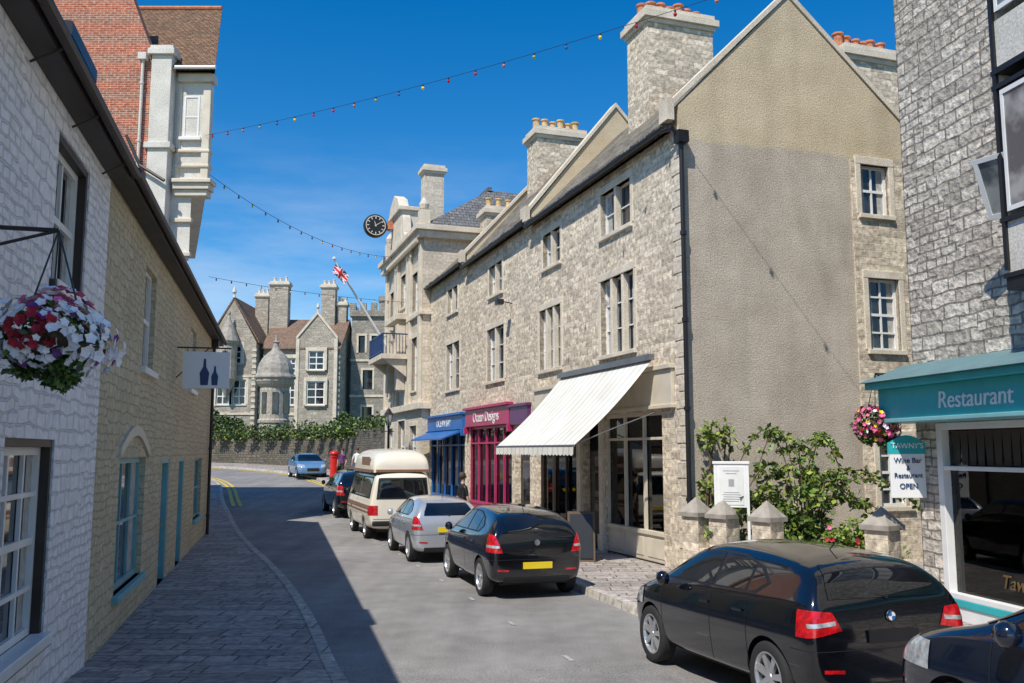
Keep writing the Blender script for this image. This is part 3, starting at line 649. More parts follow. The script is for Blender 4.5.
for s in(-1,1):
    mb.ext([(-5.65+s*1.25,-.1,12.45),(-5.65+s*2.2,-.1,12.45),(-5.65+s*2.1,-.1,12.8),(-5.65+s*1.6,-.1,13.1),(-5.65+s*1.4,-.1,13.9),(-5.65+s*1.25,-.1,14.1)],(0,.4,0))
for x in(-5.75,-3.45): mb.box(x,x+.5,-.55,-.15,5.3,8.4)
mb.box(-5.8,-2.8,-.62,-.1,8.62,8.9)
mb.obj('cornice',th,M['trim'],bevel=.02)
for o in wops: window(th,*o,y=.16,cols=2,rows=3,sur=M['trim'],surw=.16,curt=True)
mb=MB();mb.ext([(-L-.1,-.1,12.45),(.1,-.1,12.45),(-1.8,3.6,14.9),(-L+1.8,3.6,14.9)],(0,0,-.05));mb.ext([(.1,-.1,12.45),(.1,9,12.45),(-1.8,5.4,14.9),(-1.8,3.6,14.9)],(0,0,-.05))
mb.ext([(-L+1.8,3.6,14.9),(-1.8,3.6,14.9),(-1.8,5.4,14.9),(-L+1.8,5.4,14.9)],(0,0,-.05));mb.ext([(-L-.1,9,12.45),(.1,9,12.45),(-1.8,5.4,14.9),(-L+1.8,5.4,14.9)],(0,0,-.05))
mb.box(-L+1.7,-1.7,3.5,3.7,14.88,15.05)
rt=mb.obj('roof',th,M['slate_blue']);chimney(rt,-5.2,1.6,12.4,16.9,.8,1.0,0,M['ashlar'],side='y')
mb=MB();mb.box(-6.1,-2.5,-1.35,-.15,4.62,4.85,0)
for x in(-5.8,-2.9): mb.ext([(x,-.15,4.62),(x,-1.2,4.62),(x,-.15,3.8)],(.25,0,0),0)
mb.box(-6.1,-2.5,-1.33,-1.28,5.75,5.81,1);mb.box(-6.1,-2.5,-1.33,-1.28,4.95,4.99,1)
for i in range(25): 
    x=-6.08+i*.149;mb.box(x,x+.025,-1.32,-1.295,4.85,5.75,1)
for x in(-6.1,-2.55):
    mb.box(x,x+.05,-1.3,-.15,5.75,5.81,1)
    for i in range(8): mb.box(x+.01,x+.035,-1.28+i*.15,-1.255+i*.15,4.85,5.75,1)
bal=mb.obj('balcony',th,[M['trim'],M['navy']]);bal.location=(0,0,2.1)
ck=thing('street_clock','round black double-faced clock on a wall bracket','clock',(-7.0,45.0,13.9),rang)
mb=MB()
mb.lathe([(0,-.18),(.5,-.18),(.56,-.16),(.6,-.1),(.6,.1),(.56,.16),(.5,.18),(0,.18)],(0,0,0),36,0,'x');mb.obj('case',ck,M['black'])
mb=MB();mb.lathe([(.47,.185),(.51,.185)],(0,0,0),36,0,'x')
for i in range(12):
    t=i*math.pi/6;c,s_=math.cos(t),math.sin(t)
    a=Vector((.19,c*.34,s_*.34));b=Vector((.19,c*.45,s_*.45));w=Vector((0,-s_,c))*.025
    mb.quad(a-w,b-w,b+w,a+w)
mb.obj('numerals',ck,M['cream'])
mb=MB()
for t,l_,w_ in((1.9,.24,.03),(.6,.38,.022)):
    d=Vector((0,math.cos(t),math.sin(t)));w=Vector((0,-d.z,d.y))*w_;o=Vector((.195,0,0))
    mb.quad(o-d*.06-w,o-d*.06+w,o+d*l_+w*.3,o+d*l_-w*.3)
mb.obj('hands',ck,M['cream'])
mb=MB();mb.tube([(0,.55,.1),(0,1.9,.1)],.05,8);mb.tube([(0,.58,-.15),(0,1.9,-.45)],.035,8);mb.box(-.12,.12,.64,1.2,-.12,.28)
for i in range(5): mb.lathe([(.06,-.02),(.09,0),(.06,.02)],(0,.8+i*.22,-.02),10)
mb.obj('bracket',ck,M['terracotta'])
fl=thing('flag_pole','white slanting flagpole flying a small union flag','flag',(-6.5,44.2,7.6))
tip=Vector((-2.15,-1.2,4.1))
mb=MB();mb.cyl((0.3,.2,0),tip,.07,.04,10);mb.lathe([(0,0),(.1,.05),(.1,.12),(0,.18)],tip,10);mb.obj('pole',fl,M['white'])
me=MB()
nu,nv=30,16;W_,H_=.95,.5
org=tip+Vector((.08,.05,-.1))
du=Vector((.62,-.1,-.62)).normalized();dv=Vector((-.35,.0,-.9)).normalized()
def fp_(i,j):
    u=i/nu;v=j/nv
    return org+du*(u*W_)+dv*(v*H_)+Vector((0.02,1,0))*.06*math.sin(u*9+v*2)
def fcol(u,v):
    x=(u-.5)*2;y=(v-.5)
    if abs(x)<.12 or abs(y)<.10: return 0
    if abs(x)<.2 or abs(y)<.17: return 1
    d=abs(abs(y)-abs(x)*.5)
    return 0 if d<.035 else (1 if d<.10 else 2)
for i in range(nu):
    for j in range(nv): me.quad(fp_(i,j),fp_(i+1,j),fp_(i+1,j+1),fp_(i,j+1),fcol((i+.5)/nu,(j+.5)/nv))
me.obj('flag',fl,[M['red'],M['white'],M['navy']],smooth=True)
# ------------------------------------------------------------------ CASTLE-LIKE HOUSES
z0=1.7
def simplehouse(name,label,x0,x1,y0,dep,ze,zr,gables,wins,mr,chs=(),ridge='x'):
    t=thing(name,label,'building',((x0+x1)/2,y0,z0));w=(x1-x0)/2
    ze-=z0;zr-=z0
    mb=MB();mb.holed(-w,w,-.5,ze,0,[o for o in wins if len(o)==4],.25);mb.box(-w,w,.3,dep,-.5,ze)
    mb.quad((w,0,-.5),(w,.3,-.5),(w,.3,ze),(w,0,ze));mb.quad((-w,0,-.5),(-w,.3,-.5),(-w,.3,ze),(-w,0,ze))
    if ridge=='x': mb.ext([(-w,0,ze),(-w,dep,ze),(-w,dep/2,zr)],(2*w,0,0))
    else: mb.ext([(-w,0,ze),(w,0,ze),(0,0,zr)],(0,dep,0))
    for gx,gw,gz in gables:
        mb.ext([(gx-gw,-.25,-.5),(gx+gw,-.25,-.5),(gx+gw,-.25,gz-gw*1.25),(gx,-.25,gz),(gx-gw,-.25,gz-gw*1.25)],(0,dep*.6,0))
    mb.obj('wall',t,M['stone_far'])
    if ridge=='x': r=roof2(t,-w-.15,w+.15,-.3,ze,dep/2,zr+.15,dep+.3,ze,mr)
    else:
        q=MB();q.ext([(-w-.25,-.05,ze-.1),(0,-.05,zr+.05),(0,-.05,zr+.3),(-w-.25,-.05,ze+.12)],(0,dep,0));q.ext([(w+.25,-.05,ze-.1),(0,-.05,zr+.05),(0,-.05,zr+.3),(w+.25,-.05,ze+.12)],(0,dep,0));r=q.obj('roof',t,mr)
    q=MB()
    for zz in (3.9,7.2):
        if zz<ze: q.box(-w-.05,w+.05,-.08,-.002,zz,zz+.16)
    for sgn in(-1,1):
        for i in range(int(ze/.5)): q.box(sgn*w-(.3 if sgn>0 else -.05),sgn*w+(.05 if sgn>0 else .3),-.05,-.003,i*.5,i*.5+.24)
    for gx,gw,gz in gables:
        for s in(-1,1):
            q.ext([(gx,-.35,gz),(gx+s*(gw+.1),-.35,gz-gw*1.25-.1),(gx+s*(gw+.1),-.35,gz-gw*1.25+.2),(gx,-.35,gz+.32)],(0,.4,0))
        q.lathe([(.12,0),(.06,.3),(.16,.45),(.1,.7),(0,.9)],(gx,-.2,gz+.2),8)
        q.box(gx-gw-.1,gx-gw+.2,-.33,-.1,-.5,gz-gw*1.25);q.box(gx+gw-.2,gx+gw+.1,-.33,-.1,-.5,gz-gw*1.25)
    if ridge!='x': q.lathe([(.14,0),(.08,.3),(.2,.5),(.12,.8),(0,1.1)],(0,0,zr+.2),8)
    q.obj('stone_dressings',t,M['trim'])
    for o in wins:
        fr=len(o)>4
        window(t,*o[:4],y=-.33 if fr else .1,cols=2,rows=3,sur=M['trim'],bw=.05,fw=.1,surw=.25,fy=-.42 if fr else 0)
    for c in chs: chimney(r,c[0],c[1],c[2]-z0,c[3]-z0,c[4],c[5],3,M['stone_far'],side='x',potm=M['trim'])
    return t
simplehouse('castle_house','grand stone house with steep gables and tall chimneys',-22.2,-15.4,80,8,11.6,14.6,[(1.4,1.75,12.9)],
  [(.6,2.2,4.8,6.9,1),(.7,2.1,7.9,9.6,1),(-2.8,-1.8,4.8,6.8),(-1.4,-.5,4.8,6.8),(-2.8,-1.8,7.6,9.0),(-1.4,-.5,7.6,9.0)],M['tile_far'],[(-2.9,3.2,12,18.2,1.7,1.0),(1.6,3.6,12,18.0,1.3,1.0),(2.8,4,12,16.4,.9,.9)])
simplehouse('castle_house','stone wing with pointed gable and carved finial',-26.8,-22.6,79,9,12.0,15.8,[],[(-1.3,-.15,4.8,7.0),(.15,1.3,4.8,7.0),(-.8,.8,8.4,10.0)],M['tile_far'],[(1.2,5,12,17.2,1.2,1.0)],ridge='y')
tw=thing('round_turret','small round stone turret with curved domed cap','tower',(-18.2,69,1.3),0)
mb=MB();mb.lathe([(1.35,-1),(1.35,1.0),(1.1,1.1),(1.1,3.2),(1.2,3.3),(1.2,3.5),(1.1,3.6),(1.1,6.0),(1.3,6.2),(1.45,6.45),(1.45,6.75),(1.2,6.75)],(0,0,0),20)
mb.obj('wall',tw,M['stone_far'])
for i in range(8):
    t=math.pi*2*i/8+.3;w_=MB(Matrix.Rotation(t,4,'Z'));w_.box(-.22,.22,-1.14,-1.05,4.0,5.6);w_.obj('window',tw,M['glass'])
mb=MB();mb.lathe([(1.6,6.7),(1.6,6.8),(1.42,7.05),(1.38,7.4),(1.26,7.8),(1.0,8.25),(.66,8.6),(.38,8.85),(.25,9.1),(.2,9.4),(.28,9.5),(.1,9.65),(.05,10.0),(0,10.3)],(0,0,0),12);mb.obj('roof',tw,M['leadroof'])
bz=thing('corner_turret','slim corner turret with conical cap on the stone wing','tower',(-24.9,78.4,z0))
mb=MB();mb.lathe([(.1,5.4),(.8,7.0),(.8,10.0),(.92,10.1),(.92,10.4)],(0,0,0),14);mb.obj('wall',bz,M['stone_far'])
mb=MB();mb.lathe([(1.0,10.3),(.65,11.2),(.2,12.2),(.08,12.6),(.14,12.8),(0,13.3)],(0,0,0),14);mb.obj('roof',bz,M['leadroof'])
mb=MB();mb.box(-.2,.2,-.85,-.76,8.2,9.4);mb.obj('window',bz,M['glass'])
ct=thing('battlemented_tower','square stone tower with battlements and stair turret','tower',(-13.35,83,1.7))
mb=MB();h=13.2
tops=[(-.9,-.3,9.8,11.4),(.3,.9,9.8,11.4),(-.45,.45,6.4,8.2),(-.45,.45,3.2,4.8)]
mb.holed(-1.55,1.55,-.5,h,0,tops,.4);mb.box(-1.55,1.55,.45,3.2,-.5,h)
mb.quad((1.55,0,-.5),(1.55,.45,-.5),(1.55,.45,h),(1.55,0,h));mb.quad((-1.55,0,-.5),(-1.55,.45,-.5),(-1.55,.45,h),(-1.55,0,h))
mb.quad((-1.55,0,h),(1.55,0,h),(1.55,.45,h),(-1.55,.45,h))
mb.box(-1.75,1.75,-.25,3.4,h,h+.55)
for i in range(4):
    x=-1.75+i*.98;mb.box(x,x+.56,-.25,.1,h+.55,h+1.25)
    mb.box(-1.75,-1.45,-.2+i*.87,.3+i*.87,h+.55,h+1.24);mb.box(1.45,1.75,-.2+i*.87,.3+i*.87,h+.55,h+1.24)
mb.obj('wall',ct,M['stone_tower'])
mb=MB()
for z in (5.7,9.0): mb.box(-1.62,1.62,-.08,-.002,z,z+.2)
for a,b,c,d in tops: mb.box(a-.18,b+.18,-.06,-.003,d,d+.2);mb.box(a-.18,a,-.05,.1,c,d);mb.box(b,b+.18,-.05,.1,c,d)
mb.obj('stone_dressings',ct,M['trim'])
mb=MB();mb.box(-1.4,1.4,.42,.44,2.8,12.0);mb.obj('window',ct,M['glass'])
mb=MB();mb.lathe([(.6,0),(.6,14.9),(.72,15.0),(.72,15.5),(.55,15.5),(.55,15.1),(0,15.1)],(1.2,2.6,0),10)
mb.obj('stair_turret',ct,M['stone_tower'])
simplehouse('gatehouse','low stone gatehouse range with slate roof',-19.0,-15.1,88,6,9.6,12.0,[],[(-.9,.5,5.3,7.0)],M['slate_blue'],[])
def leafcloud(mb,blobs,n,size,mi=0,mis=None):
    for c,r in blobs:
        c=Vector(c)
        for _ in range(n):
            d=Vector((random.gauss(0,1),random.gauss(0,1),random.gauss(0,1))).normalized()*(random.random()**.4)
            p=c+Vector((d.x*r[0],d.y*r[1],d.z*r[2]))
            a=Vector((random.uniform(-1,1),random.uniform(-1,1),random.uniform(-1,.6))).normalized();b=a.orthogonal().normalized()
            b=(Matrix.Rotation(random.uniform(0,6.28),3,a)@b);s=size*random.uniform(.6,1.3);k=a.cross(b)*.25*s
            mb.add([p,p+a*s*.5+b*s*.32,p+a*s+k*.3,p+a*s*.5-b*s*.32],[(0,1,2,3)],random.choice(mis) if mis else mi)
WP=smooth([(-7.0,49.5),(-9.6,56),(-12.0,61),(-17.3,66),(-29,71),(-55,75)],2)
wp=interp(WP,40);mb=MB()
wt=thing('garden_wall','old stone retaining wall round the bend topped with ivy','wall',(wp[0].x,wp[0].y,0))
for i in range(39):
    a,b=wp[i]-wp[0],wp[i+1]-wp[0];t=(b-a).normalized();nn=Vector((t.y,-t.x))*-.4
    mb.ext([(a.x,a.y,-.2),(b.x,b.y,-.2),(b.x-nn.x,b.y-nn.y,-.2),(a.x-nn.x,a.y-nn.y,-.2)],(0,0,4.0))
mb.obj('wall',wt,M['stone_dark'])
mb=MB();bl=[]
for i in range(26):
    p_=wp[i]-wp[0];hh=random.uniform(.15,.5);bl.append(((p_.x+.3,p_.y+.5,3.9+hh*.4),(.9,.7,.3+hh)))
    if 4<i<20: bl.append(((p_.x-.25,p_.y-.35,3.6),(.7,.25,.4)))
leafcloud(mb,bl,200,.22,mis=[0,0,0,1,2]);
hg=thing('hedge','dense ivy hedge growing on top of the stone wall','hedge',(wp[0].x,wp[0].y,0));mb.obj('foliage',hg,[M['ivy'],M['leaf2'],M['leaf']])
def tree(loc,h,r,label,seed,ms=('ivy','leaf')):
    random.seed(seed);t=thing('tree',label,'tree',loc)
    mb=MB();mb.tube([(0,0,0),(.1,0,h*.35),(0,.1,h*.6)],.14*h/6,8)
    for i in range(7):
        a=random.uniform(0,6.28);mb.cyl((0,0,h*random.uniform(.3,.55)),(math.cos(a)*r*.7,math.sin(a)*r*.7,h*random.uniform(.6,.9)),.07,.02,6)
    mb.obj('trunk',t,M['bark'])
    mb=MB();bl=[]
    for i in range(22):
        a=random.uniform(0,6.28);q=random.random()**.5*r*.8
        bl.append(((math.cos(a)*q,math.sin(a)*q,h*random.uniform(.45,.95)),(r*.34,r*.34,r*.28)))
    leafcloud(mb,bl,120,.3,mis=[0,0,1]);mb.obj('crown',t,[M[ms[0]],M[ms[1]]])
tree((-26.5,75.5,1.6),4.2,2.2,'small dark leafy tree behind the stone wall',3)
tree((-22.3,71.6,1.5),3.6,1.4,'small rounded tree beside the turret',4)
tree((-12.6,67.5,1.4),3.8,1.5,'bushy tree behind the retaining wall',5)
random.seed(11)
# ------------------------------------------------------------------ RIGHT NEAR BUILDING
ra=math.atan2(-.984,.177)
rb=thing('restaurant_building','grey rubble stone building with teal restaurant shopfront','building',(6.17,13.8,0),ra)
ops=[(.5,6.5,.12,2.9)]
mb=MB();mb.holed(0,14,0,13.5,0,ops,.2);mb.box(0,.02,.0,9,0,13.5);mb.box(.02,14,1.6,9,0,13.5)
mb.obj('wall',rb,M['stone_grey'])
mb=MB();mb.box(-.3,14,-.35,9.3,13.5,13.8);mb.obj('roof',rb,M['slate_blue'])
mb=MB();mb.box(.5,6.5,-.02,.1,.12,.32,1);mb.box(.5,6.5,-.04,.12,.32,.42,0);mb.box(.5,.62,-.03,.1,.42,2.9,1)
mb.box(.621,6.5,-.02,.09,2.80,2.9,1);mb.box(.621,6.5,-.02,.09,2.22,2.28,1);mb.box(3.0,3.1,-.02,.09,.42,2.8,1);mb.box(.62,6.5,-.03,.09,.42,.5,1)
sf=mb.obj('shopfront',rb,[M['teal'],M['white']],bevel=.008)
mb=MB();mb.box(.62,6.5,.1,.115,.5,2.8);mb.obj('shop_window',sf,M['see'])
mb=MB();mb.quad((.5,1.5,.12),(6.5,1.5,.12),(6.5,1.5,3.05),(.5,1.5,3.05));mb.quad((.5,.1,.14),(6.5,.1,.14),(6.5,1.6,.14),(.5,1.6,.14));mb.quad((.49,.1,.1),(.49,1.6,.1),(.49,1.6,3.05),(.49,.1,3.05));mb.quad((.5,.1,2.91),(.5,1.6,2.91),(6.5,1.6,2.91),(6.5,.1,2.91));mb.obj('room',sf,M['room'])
for x in(1.1,1.9,2.7):
    mb=MB();mb.box(x,x+.5,.5,1.0,.75,.79);mb.cyl((x+.25,.75,.14),(x+.25,.75,.75),.04);mb.lathe([(0,.79),(.05,.79),(.06,.9),(.03,1.0)],(x+.25,.75,0),8);mb.obj('table',sf,M['bark'])
mb=MB()
for i in range(14):
    x=.7+i*.17;mb.add([(x,.09,2.78),(x+.17,.09,2.78),(x+.14,.095,2.3),(x+.02,.095,2.3)],[(0,1,2,3)])
mb.obj('window_blind',sf,M['darkwood'])
text("Tawny's",.26,M['dimgold'],sf,(1.95,.09,.76),font_shear=.3)
mb=MB()
mb.box(-.1,14,-.55,-.002,2.97,3.42,0);mb.box(-.18,14,-.72,-.004,3.42,3.52,0);mb.box(-.14,14,-.62,-.003,2.91,2.97,1)
mb.ext([(-.24,-.82,3.52),(-.24,-.0,3.52),(-.24,-.0,3.82)],(14,0,0),2)
fc=mb.obj('fascia',rb,[M['teal'],M['tealdoor'],M['lead']],bevel=.01)
text('Restaurant',.33,M['signwhite'],fc,(1.32,-.556,3.18),font_shear=.1,align='LEFT')
mb=MB()
bx=2.84
mb.box(bx,5.4,-.6,-.0,4.45,4.6,0);mb.box(bx+.02,5.4,-.58,0,4.6,5.3,1)
for z in(4.6,5.3,7.0,7.2,9.1,9.3,11.2): mb.box(bx-.02,5.4,-.62,0,z,z+.06,0)
for x in(bx,bx+.85,bx+1.75,5.3):
    mb.box(x,x+.06,-.615,-.57,4.7,12,0)
for z in (7.3,9.4): mb.box(bx+.02,5.4,-.58,0,z,z+.6,1)
mb.box(bx+.01,bx+.05,-.56,-.01,4.6,12,1)
mb.box(bx-.2,5.6,-.85,0,12,12.2,0)
bw_=mb.obj('oriel_bay',rb,[M['black'],M['wrender']])
mb=MB()
for z in(5.42,8.0,10.0): mb.box(bx+.1,5.3,-.59,-.55,z,z+(1.55 if z<6 else 1.0))
mb.obj('bay_window',bw_,M['glass_pale'])
mb=MB()
for z,h in((5.42,1.55),(8.0,1.0),(10.0,1.0)):
    for x in(bx+.1,bx+.52,bx+.95,bx+1.4,bx+1.85): mb.box(x,x+.045,-.605,-.585,z,z+h)
    mb.box(bx+.1,5.3,-.606,-.586,z,z+.06);mb.box(bx+.1,5.3,-.606,-.586,z+h-.06,z+h)
mb.obj('bay_frame',bw_,M['white'])
mb=MB(Matrix.Translation((bx-.02,-.3,5.45))@Matrix.Rotation(R(200),4,'Z')@Matrix.Rotation(R(-22),4,'X'))
mb.box(0,.42,-.02,.02,0,.06);mb.box(0,.42,-.02,.02,.74,.8);mb.box(0,.06,-.02,.02,.06,.74);mb.box(.36,.42,-.02,.02,.06,.74);mb.box(.06,.36,-.005,.005,.06,.74,1)
mb.obj('open_casement',bw_,[M['white'],M['glass_pale']])
sg=thing('menu_sign',"white wall sign with turquoise arched top and dark lettering",'sign',(5.93,13.62,1.85),R(3))
mb=MB();mb.box(-.28,.26,-.03,.0,-.05,.74,0);mb.obj('board',sg,M['signwhite'],bevel=.005)
mb=MB();pts=[(-.30,-.034,.60),(.28,-.034,.60),(.28,-.034,.76)]+[(.28-.58*i/8,-.034,.76+.12*math.sin(math.pi*i/8)) for i in range(1,8)]+[(-.30,-.034,.76)]
mb.ext(pts,(0,.036,0));tp_=mb.obj('arched_top',sg,M['teal'])
text("TAWNY'S",.115,M['signwhite'],tp_,(-.01,-.042,.72))
text("Wine Bar",.11,M['navy'],sg,(-.01,-.037,.50));text("&",.09,M['navy'],sg,(-.01,-.037,.39));text("Restaurant",.1,M['navy'],sg,(-.01,-.037,.28));text("OPEN",.11,M['navy'],sg,(-.01,-.037,.12))
def flower(mb,p,n,r,mi):
    n=n.normalized();a=n.orthogonal().normalized();b=n.cross(a);k=10
    P=[p]
    for i in range(k):
        t=6.283*i/k;rr=r*(1 if i%2 else .72);P.append(p+a*math.cos(t)*rr+b*math.sin(t)*rr+n*r*.35)
    mb.add(P,[(0,i+1,(i+1)%k+1) for i in range(k)],mi)
def basket(loc,rad,label,armvec,seed,pick,nf=260,size=.045,par_z=.55,sq=.85,low=True):
    random.seed(seed);t=thing('hanging_basket',label,'flower basket',loc)
    mb=MB();mb.lathe([(0,-rad*.6),(rad*.35,-rad*.55),(rad*.6,-rad*.3),(rad*.68,0),(0,0)],(0,0,0),16)
    mb.obj('basket',t,M['bark'])
    lumps=[(Vector((random.gauss(0,1),random.gauss(0,1),random.gauss(0,.8))).normalized(),random.uniform(-.12,.22)) for _ in range(14)]
    def rr_(d):
        r=.88
        for q,h in lumps: r+=h*max(0,d.dot(q)-.7)/.3
        return r*rad
    mb=MB();bb=[((0,0,-rad*.05),(rad*.95,rad*.95,rad*.75*sq))]
    if low: bb+=[((rad*.3,-rad*.2,-rad*.65),(rad*.35,rad*.3,rad*.4)),((-rad*.4,-rad*.1,-rad*.5),(rad*.35,rad*.3,rad*.35))]
    leafcloud(mb,bb,520,rad*.17,mis=[0,0,1]);mb.obj('foliage',t,[M['leaf'],M['ivy']])
    mb=MB()
    for i in range(nf):
        d=Vector((random.gauss(0,1),random.gauss(0,1),random.gauss(0,1))).normalized()
        if d.z<-.85: continue
        rr=rr_(d)*random.uniform(.86,1.12)
        p_=Vector((d.x*rr,d.y*rr,d.z*rr*sq-rad*.05))
        flower(mb,p_,d+Vector((random.uniform(-.6,.6),random.uniform(-.6,.6),random.uniform(-.3,.5))),size*random.uniform(.65,1.2),pick(d))
    mb.obj('flowers',t,[M['f_white'],M['f_red'],M['f_pink'],M['f_purple'],M['f_yellow']])
    mb=MB();hk=Vector((0,0,rad*.8+par_z))
    for i in range(3):
        a=i*2.1;mb.cyl((math.cos(a)*rad*.6,math.sin(a)*rad*.6,0),hk,.006,n=5)
    av=Vector(armvec)
    mb.tube([hk,hk+av],.014,6);mb.tube([hk,hk+av*.5+Vector((0,0,-.12)),hk+av+Vector((0,0,-.4))],.01,6);mb.tube([hk+av+Vector((0,0,.1)),hk+av+Vector((0,0,-.45))],.018,6)
    c_=hk+av*.72+Vector((0,0,-.12))
    pts=[c_+Vector((0,0,1))*math.sin(q*.7)*.09*(1-q*.06)+av.normalized()*math.cos(q*.7)*.09*(1-q*.06) for q in range(11)]
    mb.tube(pts,.008,5)
    mb.obj('bracket',t,M['black'])
def pick_left(d):
    if d.z>.72 and random.random()<.6: return 2
    if (d.x-.1)**2+(d.z-.0)**2<.20 and random.random()<.85: return 1
    return 0 if random.random()<.95 else 3
def pick_right(d): return random.choices([2,1,4,0],[.55,.25,.12,.08])[0]
basket((-2.78,5.4,3.2),.325,'hanging basket of white and crimson petunias on white wall',(-.72,-.19,0),5,pick_left,520,.036,.38,.8)
basket((5.60,13.85,2.92),.38,'hanging basket of pink, red and yellow flowers',(.6,.11,0),9,pick_right,320,.04,.45,.85)
# ------------------------------------------------------------------ front garden
gp=[(3.55,17.6),(3.95,17.05),(4.55,16.3),(5.9,14.6)]
for i,(x,y) in enumerate(gp):
    t=thing('gate_post','squat stone gate post with pyramid cap','gate post',(x,y,.1),R(-52),'stone posts in front of the garden')
    mb=MB();mb.box(-.2,.2,-.2,.2,0,1.15);mb.obj('shaft',t,M['stone'],bevel=.015)
    mb=MB();mb.box(-.25,.25,-.25,.25,1.15,1.23);mb.add([(-.24,-.24,1.23),(.24,-.24,1.23),(.24,.24,1.23),(-.24,.24,1.23),(0,0,1.52)],[(0,1,4),(1,2,4),(2,3,4),(3,0,4)]);mb.obj('cap',t,M['leadroof'])
def lowwall(a,b,h,label):
    a=Vector(a);b=Vector(b);t=(b-a);L=t.length
    o=thing('garden_wall',label,'wall',(a.x,a.y,.1),math.atan2(t.y,t.x),'low garden walls')
    mb=MB();mb.box(.22,L-.22,-.14,.14,0,h);mb.obj('wall',o,M['stone'])
    mb=MB();mb.box(.22,L-.22,-.18,.18,h,h+.07);mb.obj('coping',o,M['trim'])
lowwall(gp[0],gp[1],.5,'short stretch of low stone garden wall');lowwall(gp[2],gp[3],.65,'low stone garden wall with flat coping')
nb=thing('notice_board','white framed notice board on two posts','notice board',(4.1,17.0,.1),R(-20))
for s in(-1,1):
    mb=MB();mb.box(s*.27,s*.32,-.03,.03,0,2.2);mb.obj('post',nb,M['white'])
mb=MB();mb.box(-.27,.27,-.03,.03,1.35,2.15);mb.box(-.34,.34,-.05,.05,2.15,2.2);mb.obj('board',nb,M['white'],bevel=.006)
mb=MB();mb.box(-.22,.22,-.04,-.031,1.4,2.1);mb.obj('panel',nb,M['plate_w'])
mb2=MB()
for i,(w_,z) in enumerate(((.15,2.02),(.10,1.97),(.14,1.62),(.17,1.58),(.15,1.54),(.16,1.50),(.13,1.46))): mb2.box(-w_,w_,-.0445,-.041,z,z+.012)
mb2.box(-.05,.05,-.0446,-.041,1.74,1.87);mb2.obj('printed_notice',nb,M['print'])
random.seed(21)
bs=thing('shrub','green garden shrub with long arching branches','shrub',(5.5,17.3,.1))
mb=MB();lb=MB();blobs=[]
for i in range(24):
    a=random.uniform(0,6.28);l_=random.uniform(.9,2.3);h=random.uniform(.9,2.2) if i>4 else random.uniform(2.4,2.9)
    pts=[]
    for k in range(12):
        t=k/11;pts.append(Vector((math.cos(a)*l_*t*(.35+.65*t),math.sin(a)*l_*.35*t,h*math.sin(t*2.3))))
    mb.tube(pts,.011,5)
    for k in range(3,12): blobs.append((pts[k],(.12,.11,.08)))
mb.obj('branches',bs,M['bark'])
leafcloud(lb,blobs,16,.12,mis=[0,0,1,1]);leafcloud(lb,[((0,0,.6),(1.0,.5,.5)),((.8,-.3,.5),(.7,.5,.4)),((-.9,.1,.5),(.7,.5,.45)),((.1,0,1.0),(.45,.35,.3))],420,.12,mis=[0,2,1])
lb.obj('foliage',bs,[M['leaf'],M['leaf2'],M['ivy']])
iv=thing('climbing_plant','leafy climber growing up the foot of the gable wall','climbing plant',(4.1,18.15,.1))
lb=MB();bl=[]
for i in range(28):
    zz=random.uniform(.3,3.0);bl.append(((random.uniform(-.5,.55)*(1-zz*.2),random.uniform(-.35,.1),zz),(.2,.15,.2)))
leafcloud(lb,bl,38,.12,mis=[0,1,1]);lb.obj('foliage',iv,[M['leaf'],M['leaf2']])
mb=MB()
for i in range(6): mb.tube([(random.uniform(-.3,.4),0,0),(random.uniform(-.4,.5),-.1,1.2),(random.uniform(-.4,.4),0,2.6)],.015,5)
mb.obj('branches',iv,M['bark'])
rf=thing('flower_bed','low green bed with a few red flowers','flower bed',(6.1,16.2,.1))
lb=MB();leafcloud(lb,[((0,0,.5),(.9,.5,.5)),((-.4,-.2,.8),(.3,.3,.3)),((.2,.1,.9),(.5,.3,.35))],500,.1,mis=[0,1,1]);lb.obj('foliage',rf,[M['leaf'],M['leaf2']])
mb=MB()
for i in range(9): flower(mb,Vector((random.uniform(-.9,.5),random.uniform(-.6,-.2),random.uniform(.6,1.1))),Vector((-.3,-1,.3)),.04,random.choice((1,1,2)))
o=mb.obj('flowers',rf,[M['f_white'],M['f_red'],M['f_pink']]);o['kind']='stuff'
# ------------------------------------------------------------------ CARS
HATCH=[(-2.02,.70,.36,.62,.67),(-2.0,.79,.30,.86,.91),(-1.95,.835,.26,.98,1.06),(-1.83,.85,.23,1.0,1.22),(-1.64,.86,.21,1.0,1.33),(-1.32,.87,.2,.985,1.385),(-.75,.876,.19,.965,1.425),(-.10,.878,.19,.945,1.44),(.32,.876,.19,.925,1.405),(.72,.872,.19,.91,1.23),(1.10,.867,.2,.90,.985),(1.45,.855,.22,.86,.92),(1.8,.82,.24,.77,.82),(2.0,.74,.27,.65,.70),(2.1,.56,.34,.5,.54)]
VAN=[(-2.27,.84,.42,1.05,1.70),(-2.2,.89,.34,1.08,1.86),(-2.0,.915,.3,1.1,1.93),(-1.2,.92,.27,1.1,1.96),(0,.92,.27,1.1,1.96),(1.1,.92,.27,1.1,1.96),(1.5,.915,.27,1.09,1.9),(1.8,.91,.28,1.07,1.62),(2.08,.90,.3,1.02,1.2),(2.2,.86,.34,.9,.98),(2.27,.78,.42,.7,.76)]
def ring(y,w,zb,belt,zr,tum):
    h=belt-zb;d=zr-belt;x6=w*(.93-tum*d)
    return [(0,zb),(w*.8,zb),(w*.955,zb+.13*h),(w*1.0,zb+.48*h),(w*1.0,zb+.78*h),(w*.955,belt),(x6,belt+d*.82),(x6-.10*w,belt+d*.95),(x6*.45,zr),(0,zr+.02)]
